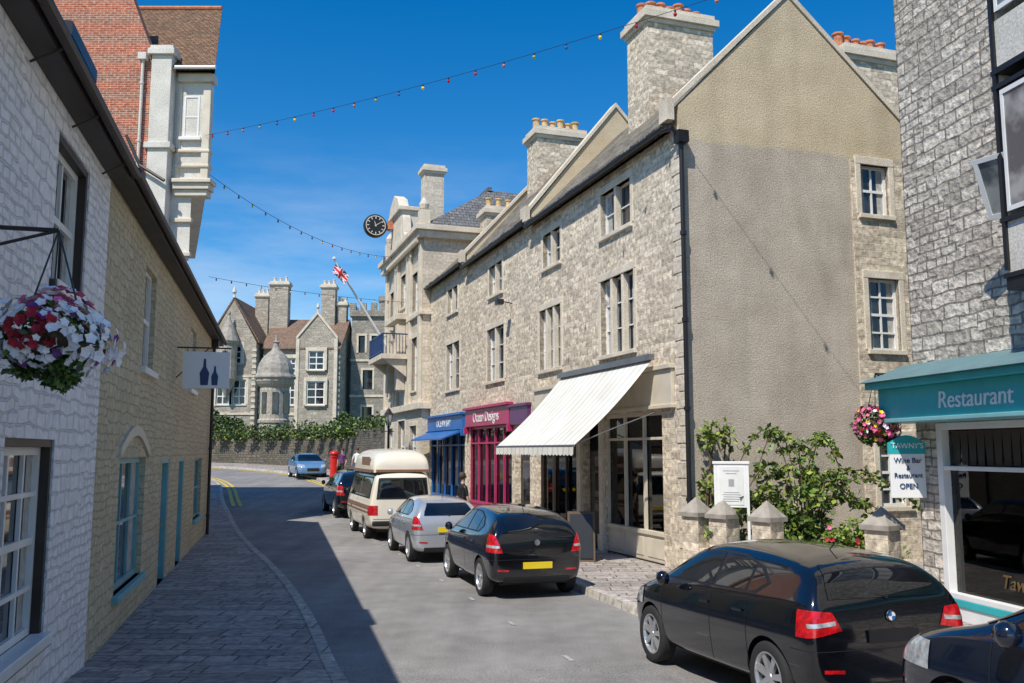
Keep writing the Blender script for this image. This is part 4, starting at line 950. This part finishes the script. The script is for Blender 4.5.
def wheelset(par,x,y,r,rimm,side,spokes=5):
    wq=D.objects.new('wheel',None);COL.objects.link(wq);wq.parent=par;wq.location=(x,y,r)
    w=.1
    mb=MB();mb.lathe([(r*.66,-w*.85),(r*.9,-w),(r*.98,-w*.8),(r,-w*.5),(r,w*.5),(r*.98,w*.8),(r*.9,w),(r*.66,w*.85)],(0,0,0),36,0,'x');mb.obj('tyre',wq,M['rubber'],smooth=True)
    mb=MB();s=side
    mb.lathe([(r*.70,s*w*.88),(r*.65,s*w*.9),(r*.62,s*w*.6),(r*.62,s*w*.2)],(0,0,0),36,0,'x')
    mb.lathe([(0,s*w*.2),(r*.64,s*w*.2)],(0,0,0),32,1,'x')
    mb.lathe([(0,s*w*.78),(r*.12,s*w*.76),(r*.15,s*w*.6),(r*.15,s*w*.2)],(0,0,0),16,0,'x')
    for i in range(spokes):
        t=6.283*i/spokes+.3;d=Vector((0,math.cos(t),math.sin(t)));q=Vector((0,-d.z,d.y))
        o1=Vector((s*w*.72,0,0));o2=Vector((s*w*.8,0,0))
        a=o1+d*r*.1;b=o2+d*r*.65;ex=Vector((-s*w*.35,0,0))
        mb.ext([a-q*r*.07,a+q*r*.07,b+q*r*.10,b-q*r*.10],ex,0)
    mb.obj('rim',wq,[rimm,M['plastic']])
def car(label,loc,rot,paint,sx=1,sy=1,sz=1,ST=HATCH,tum=.48,kind='hatch',name='parked_car',cat='car',tail=None,wr=.325,ax=(1.30,-1.30),rimm=None,group='vehicles parked along the kerb',badge=None,spokes=5,brand=None,pitch=0,platem=None):
    c=thing(name,label,cat,loc,rot,group);c.rotation_euler=(pitch,0,rot)
    stt=[(y*sy,w*sx,zb*sz,be*sz,zr*sz) for y,w,zb,be,zr in ST]
    bm=bmesh.new();rings=[]
    for s_ in stt:
        r_=ring(*s_,tum);rw=[bm.verts.new((0,s_[0],r_[0][1]))];
        Lf=[bm.verts.new((-x,s_[0],z)) for x,z in r_[1:-1]];Rt=[bm.verts.new((x,s_[0],z)) for x,z in r_[1:-1]]
        tp=bm.verts.new((0,s_[0],r_[-1][1]));rings.append((rw[0],Rt,tp,Lf))
    for A,Bq in zip(rings[:-1],rings[1:]):
        a=[A[0]]+A[1]+[A[2]];b=[Bq[0]]+Bq[1]+[Bq[2]]
        for i in range(len(a)-1): bm.faces.new((a[i],b[i],b[i+1],a[i+1]))
        a=[A[0]]+A[3]+[A[2]];b=[Bq[0]]+Bq[3]+[Bq[2]]
        for i in range(len(a)-1): bm.faces.new((a[i],a[i+1],b[i+1],b[i]))
    for A in(rings[0],rings[-1]):
        n=len(A[1]);bm.faces.new((A[0],A[1][0],A[3][0]))
        for i in range(n-1): bm.faces.new((A[1][i],A[1][i+1],A[3][i+1],A[3][i]))
        bm.faces.new((A[1][-1],A[2],A[3][-1]))
    bmesh.ops.recalc_face_normals(bm,faces=bm.faces)
    cl=bm.edges.layers.float.get('crease_edge') or bm.edges.layers.float.new('crease_edge')
    for A,Bq in zip(rings[2:-2],rings[3:-1]):
        for sd_ in(1,3):
            for ix,cv in((4,.5),(1,.4)):
                e=bm.edges.get((A[sd_][ix],Bq[sd_][ix]))
                if e: e[cl]=cv
    me=D.meshes.new('b');bm.to_mesh(me);bm.free()
    ob=D.objects.new('b',me);COL.objects.link(ob);md=ob.modifiers.new('s','SUBSURF');md.levels=3;md.render_levels=3
    pre=bake(ob);D.objects.remove(ob)
    bm0=bmesh.new();bm0.from_mesh(pre);bmesh.ops.recalc_face_normals(bm0,faces=bm0.faces)
    bvh=BVHTree.FromBMesh(bm0)
    bo=D.objects.new('b2',pre);COL.objects.link(bo)
    for m_ in (paint,M['plastic']): pre.materials.append(m_)
    cut=[]
    for yy in ax:
        mb=MB();mb.cyl((-1.5,yy*sy,wr+.0),(1.5,yy*sy,wr+.0),wr+.045,n=44,mi=1);co=mb.obj('cut',None,[paint,M['plastic']]);cut.append(co)
        md=bo.modifiers.new('x','BOOLEAN');md.object=co;md.operation='DIFFERENCE';md.solver='EXACT'
    fm=bake(bo);D.objects.remove(bo)
    for co in cut:D.objects.remove(co)
    fm.materials.clear();fm.materials.append(paint);fm.materials.append(M['plastic'])
    for p_ in fm.polygons:p_.use_smooth=True
    try: fm.set_sharp_from_angle(angle=R(40))
    except Exception: pass
    body=D.objects.new('body',fm);COL.objects.link(body);body.parent=c
    q=MB();q.box(-.62*sx,.62*sx,-1.8*sy,1.85*sy,.22*sz,.62*sz);q.obj('underbody',c,M['plastic'])
    def patch(nm,planes,m_,off=.005,keep=None,par=c):
        b_=bm0.copy()
        for co,no in planes:
            ge=b_.verts[:]+b_.edges[:]+b_.faces[:]
            bmesh.ops.bisect_plane(b_,geom=ge,plane_co=co,plane_no=no,clear_outer=True)
        if keep:
            dl=[f for f in b_.faces if not keep(f)];bmesh.ops.delete(b_,geom=dl,context='FACES')
        b_.normal_update()
        ns=[v.normal.copy() for v in b_.verts]
        for v,nn in zip(b_.verts,ns): v.co+=nn*off
        if not b_.faces: b_.free();return None
        me_=D.meshes.new(nm);b_.to_mesh(me_);b_.free();me_.materials.append(m_)
        for p_ in me_.polygons:p_.use_smooth=True
        o=D.objects.new(nm,me_);COL.objects.link(o);o.parent=par;return o
    def poly(pts,axis):
        P=[];n=len(pts)
        cx=sum(p_[0] for p_ in pts)/n;cz=sum(p_[1] for p_ in pts)/n
        for i in range(n):
            a=pts[i];b=pts[(i+1)%n];e=(b[0]-a[0],b[1]-a[1]);no=(e[1],-e[0])
            if (cx-a[0])*no[0]+(cz-a[1])*no[1]>0:no=(-no[0],-no[1])
            if axis=='x': P.append(((a[0]*sx,0,a[1]*sz),(no[0]/sx,0,no[1]/sz)))
            else:P.append(((0,a[0]*sy,a[1]*sz),(0,no[0]/sy,no[1]/sz)))
        return P
    def side(s): return [((0.3*s,0,0),(-s,0,0))]
    GLm=M['cglass']
    if kind=='hatch':
        for s in(-1,1):
            kf=lambda f,s=s:f.normal.x*s>.35
            dlo=[(.96,.985),(.40,1.315),(-.1,1.35),(-.6,1.34),(-1.02,1.26),(-1.25,1.13),(-1.05,1.015)]
            patch('window_trim',side(s)+poly(dlo,'y'),M['plastic'],.003,kf)
            def sub(a,b): return [((0,a*sy,0),(0,-1,0)),((0,b*sy,0),(0,1,0))]
            for a,b in((-.18,.91),(-.86,-.25),(-1.3,-.91)):
                patch('window',side(s)+poly([(.91,1.0),(.39,1.297),(-.1,1.33),(-.6,1.32),(-.99,1.24),(-1.20,1.125),(-1.03,1.035)],'y')+sub(a,b),GLm,.007,kf)
            for yy in(.98,-.215,-.95):
                patch('door_seam',side(s)+poly([(yy-.004,.3),(yy+.004,.3),(yy+.004,.95),(yy-.004,.95)],'y'),M['plastic'],.002,kf)
            patch('sill_trim',side(s)+poly([(-.9,.2),(.9,.2),(.9,.26),(-.9,.26)],'y'),M['plastic'],.006,kf)
            if tail=='wide':  tl_=[(.52,.80),(.92,.73),(.92,.98),(.60,.95)];yl=-1.80;cl_=[(.58,.845),(.82,.825),(.82,.86),(.58,.88)]
            elif tail=='tall': tl_=[(.62,.74),(.95,.76),(.95,1.08),(.74,1.02)];yl=-1.76;cl_=[(.68,.82),(.86,.83),(.86,.87),(.68,.86)]
            else: tl_=[(.60,.66),(.95,.66),(.95,1.0),(.66,.94)];yl=-1.75;cl_=[(.66,.76),(.86,.77),(.86,.82),(.66,.81)]
            tlo=patch('taillight',poly([(s*a,b) for a,b in tl_],'x')+[((0,yl*sy,0),(0,1,0))],M['lamp_red'],.008)
            patch('reversing_lens',poly([(s*a,b) for a,b in cl_],'x')+[((0,yl*sy,0),(0,1,0))],M['lamp_clear'],.0105,par=tlo)
            patch('headlight',poly([(s*.42,.62),(s*.9,.64),(s*.9,.82),(s*.5,.78)],'x')+[((0,1.55*sy,0),(0,-1,0))],M['lamp_clear'],.008)
        patch('rear_window',poly([(-.60,1.05),(.60,1.05),(.58,1.14),(.48,1.31),(-.48,1.31),(-.58,1.14)],'x')+[((0,-1.4*sy,0),(0,1,0))],GLm,.007)
        patch('windscreen',poly([(-.74,.985),(.74,.985),(.58,1.355),(-.58,1.355)],'x')+[((0,.3*sy,0),(0,-1,0))],GLm,.007)
        patch('bumper_trim',poly([(-.60,.2),(.60,.2),(.60,.36),(-.60,.36)],'x')+[((0,-1.8*sy,0),(0,1,0))],M['plastic'],.008)
        patch('bumper_seam',poly([(-.9,.632),(.9,.632),(.9,.64),(-.9,.64)],'x')+[((0,-1.70*sy,0),(0,1,0))],M['plastic'],.002)
        for s in(-1,1): patch('reflector',poly([(s*.52,.45),(s*.72,.46),(s*.72,.49),(s*.52,.48)],'x')+[((0,-1.8*sy,0),(0,1,0))],M['lamp_red'],.006)
        patch('grille',poly([(-.35,.42),(.35,.42),(.35,.60),(-.35,.60)],'x')+[((0,1.8*sy,0),(0,-1,0))],M['plastic'],.008)
    else:
        for s in(-1,1):
            kf=lambda f,s=s:f.normal.x*s>.35
            for a,b in((.95,1.68),(-.1,.85),(-1.95,-.25)):
                patch('window_trim',side(s)+poly([(a-.05,1.16),(b+.05,1.16),(b+(-.12 if a>.9 else .05),1.76),(a-.05,1.76)],'y'),M['plastic'],.004,kf)
                patch('window',side(s)+poly([(a,1.2),(b,1.2),(b+(-.15 if a>.9 else 0),1.72),(a,1.72)],'y'),GLm,.009,kf)
            for yy in(.9,.0,1.75): patch('door_seam',side(s)+poly([(yy-.006,.35),(yy+.006,.35),(yy+.006,1.8),(yy-.006,1.8)],'y'),M['plastic'],.002,kf)
            patch('stripe',side(s)+poly([(-2.1,.86),(2.1,.86),(2.1,.98),(-2.1,.98)],'y'),M['cbrown'],.004,kf)
            patch('stripe',side(s)+poly([(-2.1,.76),(2.1,.76),(2.1,.81),(-2.1,.81)],'y'),M['cbrown'],.004,kf)
            patch('taillight',poly([(s*.68,.72),(s*.95,.72),(s*.95,.98),(s*.68,.98)],'x')+[((0,-2.0*sy,0),(0,1,0))],M['lamp_red'],.01)
        patch('window_trim',poly([(-.72,1.15),(.72,1.15),(.66,1.74),(-.66,1.74)],'x')+[((0,-1.9,0),(0,1,0))],M['plastic'],.005)
        patch('rear_window',poly([(-.67,1.2),(.67,1.2),(.61,1.69),(-.61,1.69)],'x')+[((0,-1.9,0),(0,1,0))],GLm,.01)
        patch('windscreen',poly([(-.75,1.15),(.75,1.15),(.66,1.75),(-.66,1.75)],'x')+[((0,1.4,0),(0,-1,0))],GLm,.01)
        patch('tailgate_seam',poly([(-.8,.60),(.8,.60),(.8,.612),(-.8,.612)],'x')+[((0,-2.0,0),(0,1,0))],M['plastic'],.003)
        q=MB();q.box(-.85,.85,-2.42,-2.26,.42,.56);q.obj('bumper',c,M['plastic'],bevel=.03)
        mb=MB();prof=[(-2.2,1.90,.22,.74),(-2.12,1.88,.46,.80),(-1.95,1.88,.58,.83),(-1.5,1.88,.66,.84),(0,1.88,.69,.84),(.9,1.88,.68,.84),(1.35,1.86,.60,.82),(1.7,1.80,.40,.78),(1.9,1.72,.18,.72),(1.98,1.68,.05,.66)]
        rs=[]
        for y,zb,h,w in prof:
            rs.append([(x*w,y,zb+z*h) for x,z in((-1,0),(-1.0,.25),(-.96,.6),(-.86,.84),(-.65,.96),(-.3,1.0),(.3,1.0),(.65,.96),(.86,.84),(.96,.6),(1.0,.25),(1,0))])
        for a,b in zip(rs[:-1],rs[1:]):
            for i in range(11): mb.quad(a[i],a[i+1],b[i+1],b[i])
        mb.add(rs[0],[tuple(range(12))]);mb.add(rs[-1],[tuple(range(11,-1,-1))])
        o=mb.obj('raised_roof',c,M['ccream'],smooth=True)
        b_=bmesh.new();b_.from_mesh(o.data);bmesh.ops.remove_doubles(b_,verts=b_.verts,dist=.0005);bmesh.ops.recalc_face_normals(b_,faces=b_.faces);b_.to_mesh(o.data);b_.free()
        md=o.modifiers.new('s','SUBSURF');md.levels=2;md.render_levels=2
        q=MB()
        for s in(-1,1): q.box(s*.80,s*.862,-2.1,1.45,1.9,1.97);q.box(s*.82,s*.835,-1.6,-.2,2.08,2.32)
        q.box(-.74,.74,-2.23,-2.15,1.9,1.97);q.obj('roof_band',c,M['cbrown'])
    for s in(-1,1):
        mb=MB();mb.lathe([(0,-.07),(.06,-.05),(.085,0),(.07,.06),(0,.08)],(0,0,0),12,0,'x')
        mb.obj('mirror',c,M['plastic'] if kind!='hatch' else paint,smooth=True,loc=(s*(.875*sx+.09),(.72 if kind=='hatch' else 1.6)*sy,(1.0 if kind=='hatch' else 1.25)*sz))
        for yy in ((-.1,-.80) if kind=='hatch' else (.98,)):
            h=bvh.ray_cast(Vector((s*3,yy*sy,.85*sz)),Vector((-s,0,0)))
            if h[0]:
                p_=h[0];mb=MB();mb.box(p_.x-.012,p_.x+.022 if s>0 else p_.x-.022,p_.y-.09,p_.y+.09,p_.z-.014,p_.z+.014);mb.obj('door_handle',c,paint if kind=='hatch' else M['plastic'],bevel=.006)
    def rear(z,x=0):
        h=bvh.ray_cast(Vector((x,-5,z*sz)),Vector((0,1,0)));return h[0],h[1]
    pz=.54 if brand=='low' else .74
    p_,n_=rear(pz)
    mb=MB();mb.box(-.26,.26,-.02,.0,-.055,.055);o=mb.obj('number_plate',c,platem or M['plate'],bevel=.004);o.location=(0,p_.y-.012,p_.z);
    if badge:
        p_,n_=rear(.90)
        q=MB();q.lathe([(0,-.012),(.048,-.012),(.052,-.006),(.052,0)],(0,0,0),24,0,'x')
        bo=q.obj('badge',c,M['chrome'],rot=R(90));bo.location=(0,p_.y-.012,p_.z);
        if badge=='round':
            q=MB()
            for qd in range(4):
                P=[(-.0145,0,0)]+[(-.0145,.038*math.cos(qd*math.pi/2+i*math.pi/12),.038*math.sin(qd*math.pi/2+i*math.pi/12)) for i in range(7)]
                q.add(P,[(0,i+1,i+2) for i in range(6)],qd%2)
            q.lathe([(.038,-.0142),(.048,-.0142)],(0,0,0),24,2,'x')
            q.obj('badge_emblem',bo,[M['blue'],M['white'],M['black']])
    if kind=='hatch':
        p_,n_=rear(1.08);mb=MB();mb.tube([(0,p_.y-.02,p_.z-.02),(-.22*sx,p_.y+.02,p_.z+.025),(-.36*sx,p_.y+.04,p_.z+.05)],.008,6);mb.cyl((0,p_.y-.03,p_.z-.02),(0,p_.y+.02,p_.z-.02),.02);mb.obj('rear_wiper',c,M['plastic'])
        mb=MB();mb.tube([(0,-1.15*sy,1.41*sz),(0,-1.3*sy,1.52*sz)],.006);mb.obj('aerial',c,M['plastic'])
    for yy in ax:
        for s in(-1,1): wheelset(c,s*(.875*sx-.105),yy*sy,wr,rimm or M['alloy'],s,spokes)
    bm0.free()
    return c
hd=lambda t:math.atan2(t,1)
car('black five-door hatchback with red tail lights, rear view',(2.84,10.1,.05),hd(.30),M['cblack'],1.0,.96,1.03,tail='wide',badge='round',spokes=7,brand='high',pitch=-.03,platem=M['plastic'])
car('shiny black car, bonnet close behind another car',(4.08,5.1,.33),hd(.27),M['cblack2'],1.02,1.0,1.08)
car('black small hatchback with yellow number plate',(-.13,17.45,0),hd(.31),M['cblack'],.98,.94,1.05,tail='tall',badge='disc',brand='low')
car('silver small hatchback parked between car and van',(-1.95,22.3,0),hd(.31),M['csilver'],.95,.92,1.0,tail='tall',spokes=6)
car('cream high-top camper van with brown stripe',(-3.78,27.75,0),hd(.33),M['ccream'],1.03,1.02,1.0,ST=VAN,tum=.12,kind='van',name='camper_van',cat='van',wr=.32,ax=(1.25,-1.2))
car('dark grey car mostly hidden by the camper van',(-6.05,34.4,G(34.4)),hd(.36),M['cblack'],1,1,1.15)
car('light blue hatchback parked further up the hill',(-12.3,54.5,G(54.5)),hd(.42)+R(180),M['cblue'],1,1,1.02)
# ------------------------------------------------------------------ street furniture
pb=thing('post_box','red cylindrical pillar post box on the pavement','post box',(-10.1,51.6,G(51.6)+.12))
mb=MB();mb.lathe([(.26,0),(.26,.2),(.225,.24),(.225,1.35),(.24,1.38)],(0,0,0),24);mb.obj('pillar',pb,M['red'])
mb=MB();mb.lathe([(.24,1.38),(.29,1.4),(.29,1.46),(.2,1.56),(.08,1.6),(0,1.61)],(0,0,0),24);mb.obj('cap',pb,M['red'],smooth=True)
mb=MB();mb.box(-.1,.1,-.245,-.2,1.2,1.24);mb.lathe([(.262,.0),(.262,.12)],(0,0,0),24);mb.obj('slot',pb,M['black'])
sl=thing('street_lamp','black lantern street lamp on a fluted post','street lamp',(-5.6,41.0,G(41)+.12))
mb=MB();mb.lathe([(.14,0),(.14,.4),(.08,.5),(.06,.6),(.05,3.0),(.08,3.05),(.04,3.12)],(0,0,0),12);mb.tube([(-.25,0,2.85),(.25,0,2.85)],.018);mb.obj('post',sl,M['black'])
mb=MB();mb.lathe([(.08,3.12),(.17,3.6)],(0,0,0),4);mb.obj('lantern_glass',sl,M['lamp_clear'])
mb=MB();mb.lathe([(.21,3.6),(.19,3.66),(.06,3.86),(.02,3.9),(0,4.02)],(0,0,0),8)
for i in range(4):
    a=i*math.pi/2;mb.cyl((math.cos(a)*.085,math.sin(a)*.085,3.1),(math.cos(a)*.175,math.sin(a)*.175,3.6),.012)
mb.obj('lantern_cap',sl,M['black'])
ab=thing('pavement_sign','dark chalkboard A-frame sign outside the shop','sign',(1.52,20.1,.12),R(-5))
mb=MB();
for s in(-1,1):
    mb.ext([(-.3,s*.28,0),(.3,s*.28,0),(.3,s*.03,1.05),(-.3,s*.03,1.05)],(0,.03*s,0),0)
mb.obj('board',ab,M['bark'])
mb=MB()
for s in(-1,1): mb.ext([(-.25,s*.325,.08),(.25,s*.325,.08),(.25,s*.085,1.0),(-.25,s*.085,1.0)],(0,-.01*s,0),0)
mb.obj('chalkboard',ab,M['black'])
random.seed(31)
def string(a,b,sag,nb_,label,r=.008,bulb=True):
    a=Vector(a);b=Vector(b);t=thing('string_lights',label,'string lights',a)
    mb=MB();pts=[]
    for i in range(49):
        s=i/48;p_=(b-a)*s;p_.z-=sag*4*s*(1-s);pts.append(p_)
    mb.tube(pts,r,5);mb.obj('wire',t,M['black'])
    cs=['lamp_red','f_yellow','blue','leaf2','terracotta','f_red']
    if bulb:
        for i in range(nb_):
            s=(i+.5)/nb_;p_=(b-a)*s;p_.z-=sag*4*s*(1-s)
            mb=MB();mb.cyl((0,0,0),(0,0,-.05),.022,n=8,mi=1);mb.lathe([(.02,-.05),(.035,-.075),(.038,-.095),(.022,-.125),(0,-.13)],(0,0,0),10,0)
            mb.obj('bulb',t,[M[cs[(i*5)%6]],M['black']],loc=p_)
string((-9.85,27.9,12.55),(6.15,13.85,10.8),.3,24,'wire of coloured festoon bulbs strung across the street',.006)
string((-10.9,27.5,12.2),(-5.9,44.6,12.2),.9,20,'festoon bulbs sagging towards the street clock',.009)
string((-13.7,40,10.3),(-5.1,43.5,9.7),.15,14,'thin festoon wire over the upper street',.009)
# ------------------------------------------------------------------ people
def person(loc,rot,label,top,legs,hairm,walk=.12,bag=False,s=1.0):
    t=thing('person',label,'person',loc,rot)
    bm=bmesh.new();L_=bm.verts.layers.skin.verify()
    V={}
    def v(n,co,r):
        x=bm.verts.new(co);x[L_].radius=(r,r*.85);V[n]=x;return x
    v('pel',(0,0,.95),.15);v('wai',(0,0,1.1),.125);v('che',(0,0,1.3),.16);v('nk0',(0,0,1.46),.07);v('nk',(0,.01,1.53),.052);v('hd0',(0,.015,1.6),.075);v('hd',(0,.015,1.67),.092);v('hd2',(0,.01,1.74),.065)
    for a,b in(('pel','wai'),('wai','che'),('che','nk0'),('nk0','nk'),('nk','hd0'),('hd0','hd'),('hd','hd2')): bm.edges.new((V[a],V[b]))
    for s_,w in((-1,walk),(1,-walk)):
        k=str(s_)
        v('hip'+k,(s_*.09,0,.88),.095);v('kn'+k,(s_*.10,w*.8+.03,.49),.06);v('an'+k,(s_*.10,w*1.3,.09),.042);v('to'+k,(s_*.11,w*1.3+.14,.035),.035)
        for a,b in(('pel','hip'+k),('hip'+k,'kn'+k),('kn'+k,'an'+k),('an'+k,'to'+k)): bm.edges.new((V[a],V[b]))
        v('sh'+k,(s_*.175,0,1.41),.062);v('el'+k,(s_*.23,-w*.6,1.13),.045);v('wr'+k,(s_*.235,-w*.3+.08,.89),.028);v('pa'+k,(s_*.235,-w*.3+.10,.82),.028)
        for a,b in(('che','sh'+k),('sh'+k,'el'+k),('el'+k,'wr'+k),('wr'+k,'pa'+k)): bm.edges.new((V[a],V[b]))
    V['pel'][L_].use_root=True
    me=D.meshes.new('p');bm.to_mesh(me);bm.free();ob=D.objects.new('p',me);COL.objects.link(ob)
    ob.modifiers.new('k','SKIN').use_smooth_shade=True;md=ob.modifiers.new('s','SUBSURF');md.levels=2
    m2=bake(ob);D.objects.remove(ob)
    m2.materials.clear()
    for m_ in(M['skin'],top,legs,M['black']): m2.materials.append(m_)
    for p_ in m2.polygons:
        z=p_.center.z;x=abs(p_.center.x);p_.use_smooth=True
        p_.material_index=3 if z<.09 else 2 if (z<.96 and x<.2) else (1 if (z<1.49 and not(x>.19 and z<1.15)) else 0)
    o=D.objects.new('body',m2);COL.objects.link(o);o.parent=t
    for s_ in(-1,1):
        mb=MB()
        w=walk if s_==-1 else -walk;c0=Vector((s_*.235,-w*.3+.10,.81))
        for i in range(4): mb.tube([c0+Vector((0,(i-1.5)*.019,0)),c0+Vector((-s_*.005,(i-1.5)*.02,-.05+abs(i-1.5)*.006)),c0+Vector((-s_*.02,(i-1.5)*.02,-.085+abs(i-1.5)*.01))],.009,6)
        mb.tube([c0+Vector((0,.03,.02)),c0+Vector((-s_*.01,.055,-.03))],.01,6);mb.obj('fingers',t,M['skin'])
    mb=MB();mb.lathe([(0,.115),(.06,.10),(.095,.05),(.1,0),(.09,-.05),(.05,-.09)],(0,-.012,1.69),16);mb.obj('hair',t,hairm,smooth=True)
    for s_ in(-1,1):
        mb=MB();mb.lathe([(0,-.01),(.012,0),(0,.01)],(s_*.034,.096,1.68),8);mb.obj('eye',t,M['black'])
    mb=MB();mb.ext([(-.012,.095,1.635),(.012,.095,1.635),(0,.1,1.68)],(0,.025,0));mb.box(-.025,.025,.09,.098,1.605,1.613);mb.obj('nose_and_mouth',t,M['skin'])
    if bag:
        mb=MB();mb.box(.24,.30,-.15,.12,.5,.8);mb.tube([(.27,-.08,.8),(.27,0,.9),(.27,.06,.8)],.008);mb.obj('shoulder_bag',t,M['darkwood'],bevel=.02)
    t.scale=(s,s,s);return t
person((-9.4,50.3,G(50.3)+.12),R(150),'pedestrian in dark top and trousers walking downhill',M['purple'],M['black'],M['hair'],.16,True)
person((-8.7,50.9,G(50.9)+.12),R(160),'pedestrian in pale shirt and blue jeans',M['plate_w'],M['blue'],M['hair'],.12)
person((-1.35,24.9,.12),R(-60),'person in dark jacket looking at the shop window',M['black'],M['darkwood'],M['hair'],.06)
# ------------------------------------------------------------------ light, sky, camera
w=D.worlds.new('World');C.scene.world=w;w.use_nodes=True;n=w.node_tree.nodes;l=w.node_tree.links
bg=n['Background'];sky=n.new('ShaderNodeTexSky');sky.sky_type='NISHITA';sky.sun_disc=False
S=Vector((-.5,-.866,0)).normalized();EL=R(53)
sky.sun_elevation=EL;sky.sun_rotation=math.atan2(S.x,S.y)%(2*math.pi);sky.air_density=1.0;sky.dust_density=.2;sky.ozone_density=3.0
hs_=n.new('ShaderNodeHueSaturation');hs_.inputs['Saturation'].default_value=1.45;hs_.inputs['Hue'].default_value=.502;l.new(sky.outputs[0],hs_.inputs['Color'])
tc=n.new('ShaderNodeTexCoord');mp=n.new('ShaderNodeMapping');mp.inputs['Scale'].default_value=(1.5,1.5,7);mp.inputs['Rotation'].default_value=(0,.25,0);l.new(tc.outputs['Generated'],mp.inputs[0])
cn=n.new('ShaderNodeTexNoise');cn.inputs['Scale'].default_value=2.2;cn.inputs['Detail'].default_value=9;cn.inputs['Roughness'].default_value=.6;l.new(mp.outputs[0],cn.inputs['Vector'])
cr_=n.new('ShaderNodeMapRange');cr_.inputs[1].default_value=.45;cr_.inputs[2].default_value=.8;cr_.inputs[4].default_value=.65;l.new(cn.outputs['Fac'],cr_.inputs[0])
sx=n.new('ShaderNodeSeparateXYZ');l.new(tc.outputs['Generated'],sx.inputs[0])
mz=n.new('ShaderNodeMapRange');mz.inputs[1].default_value=.12;mz.inputs[2].default_value=.34;mz.inputs[3].default_value=1;mz.inputs[4].default_value=0;l.new(sx.outputs[2],mz.inputs[0])
mu=n.new('ShaderNodeMath');mu.operation='MULTIPLY';l.new(cr_.outputs[0],mu.inputs[0]);l.new(mz.outputs[0],mu.inputs[1])
mx=n.new('ShaderNodeMix');mx.data_type='RGBA';l.new(mu.outputs[0],mx.inputs[0]);l.new(hs_.outputs[0],mx.inputs[6]);mx.inputs[7].default_value=(5.5,6.0,6.6,1)
l.new(mx.outputs[2],bg.inputs[0]);bg.inputs[1].default_value=.15
sd=D.lights.new('sun','SUN');sd.energy=5.0;sd.angle=R(.5);sd.color=(1,.94,.84)
so=D.objects.new('sun',sd);COL.objects.link(so);sv=Vector((S.x*math.cos(EL),S.y*math.cos(EL),math.sin(EL)));so.rotation_euler=sv.to_track_quat('Z','Y').to_euler();so.location=(-10,-20,30)
cd=D.cameras.new('camera');cd.sensor_width=36;cd.lens=36*900/1024;cd.clip_end=2000;cd.clip_start=.1
co=D.objects.new('camera',cd);COL.objects.link(co);co.location=(0,0,2.5);co.rotation_euler=(R(96.91),0,0);C.scene.camera=co
C.scene.view_settings.view_transform='Standard';C.scene.view_settings.look='None';C.scene.view_settings.exposure=0
